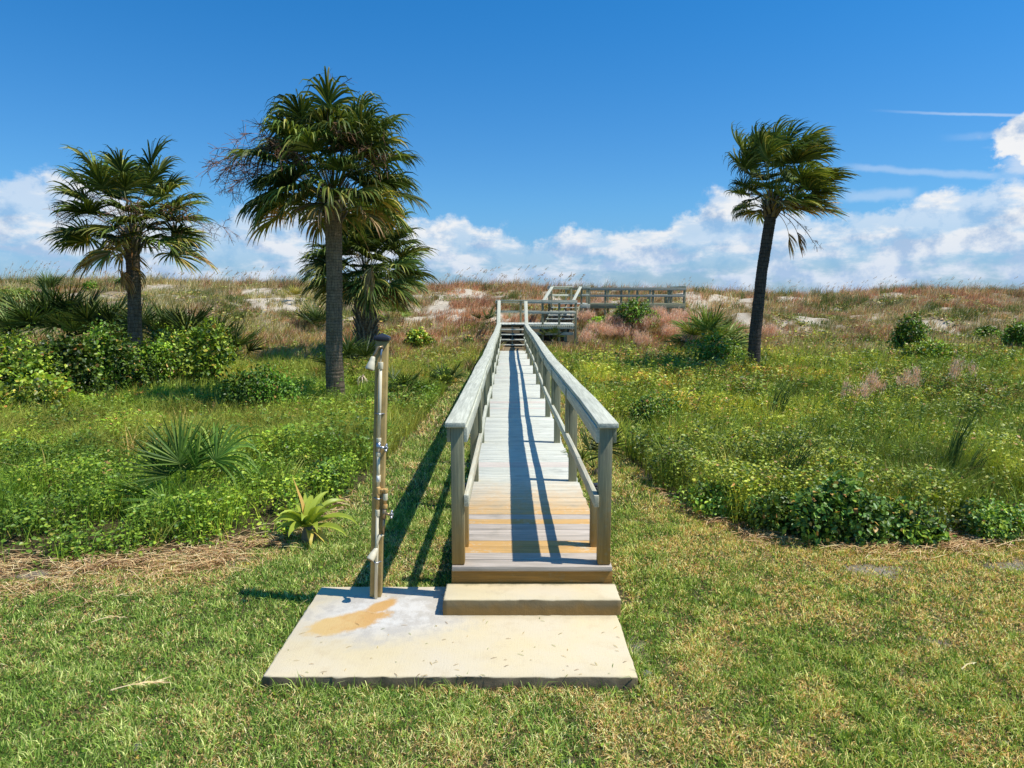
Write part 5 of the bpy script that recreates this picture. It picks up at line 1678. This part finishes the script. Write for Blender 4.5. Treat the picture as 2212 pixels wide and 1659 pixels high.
# relief: lit towards the sun, grey below
rel = T.math('SUBTRACT', n0, nl)
lit = T.math('ADD', T.math('MULTIPLY', rel, 4.2), T.math('ADD', .56, T.math('MULTIPLY', T.smooth(body, .09, .0), .40)), 0, True)
lit = T.math('ADD', lit, T.math('MULTIPLY', T.math('SUBTRACT', gap, .5), .35), 0, True)
cc = T.mix(lit, (.46, .62, .86), (1.08, 1.08, 1.08))
cc = T.mix(T.math('MULTIPLY', lowf, .45), cc, (.52, .72, 1.02))
# thin streaks
def streak(x0, y0, x1, y1, wd, op, soft):
    (a0, e0), (a1, e1) = AE(x0, y0), AE(x1, y1)
    f = T.math('DIVIDE', T.math('SUBTRACT', az, a0), a1 - a0)
    line = T.math('ADD', e0, T.math('MULTIPLY', f, e1 - e0))
    line = T.math('ADD', line, T.math('MULTIPLY', T.math('SUBTRACT', T.noise(vec(30, 30, 1, 2), 1.0, 4, .6, '2D'), .5), wd * 1.2))
    dd = T.math('ABSOLUTE', T.math('SUBTRACT', el, line))
    s = T.math('MULTIPLY', T.smooth(dd, wd, wd * .15), T.math('MULTIPLY', T.smooth(f, -.02, soft), T.smooth(f, 1.06, 1.0 - soft * .4)))
    return T.math('MULTIPLY', s, op)
stv = T.math('MAXIMUM', streak(1810, 358, 2165, 382, .0062, .32, .2), streak(1870, 238, 2420, 252, .0024, .42, .45))
stv = T.math('MAXIMUM', stv, T.math('MAXIMUM', streak(2020, 298, 2190, 288, .006, .14, .5), streak(1800, 425, 1980, 418, .010, .35, .3)))
stv = T.math('MAXIMUM', stv, streak(1430, 520, 1700, 512, .010, .30, .3))
skyS = T.n('ShaderNodeBackground', {'Color': skyc, 'Strength': .10})
skl = T.mix(1.0, skyc, (.10, .10, .10), 'MULTIPLY')
fin = T.mix(T.math('MULTIPLY', mask, .96), skl, T.mix(1.0, cc, (.86, .86, .86), 'MULTIPLY'))
fin = T.mix(stv, fin, (.72, .82, .95))
bg = T.n('ShaderNodeBackground', {'Color': fin, 'Strength': 1.0})
T.link(bg.outputs[0], wo.inputs[0])

cam = bpy.data.cameras.new('camera'); cam.sensor_width = 36; cam.lens = 36 * F / 2212; cam.clip_end = 20000; cam.clip_start = .05
co = bpy.data.objects.new('camera', cam); COL.objects.link(co)
co.location = (0, 0, EYE); co.rotation_euler = (R(90) - PITCH, 0, 0)
SC.camera = co
SC.view_settings.view_transform = 'Standard'; SC.view_settings.look = 'None'
SC.view_settings.exposure = 0; SC.view_settings.gamma = 1
SC.render.engine = 'CYCLES'
SC.cycles.max_bounces = 6; SC.cycles.diffuse_bounces = 3; SC.cycles.transmission_bounces = 3; SC.cycles.glossy_bounces = 2
SC.cycles.use_denoising = True
SC.cycles.denoising_prefilter = 'ACCURATE'
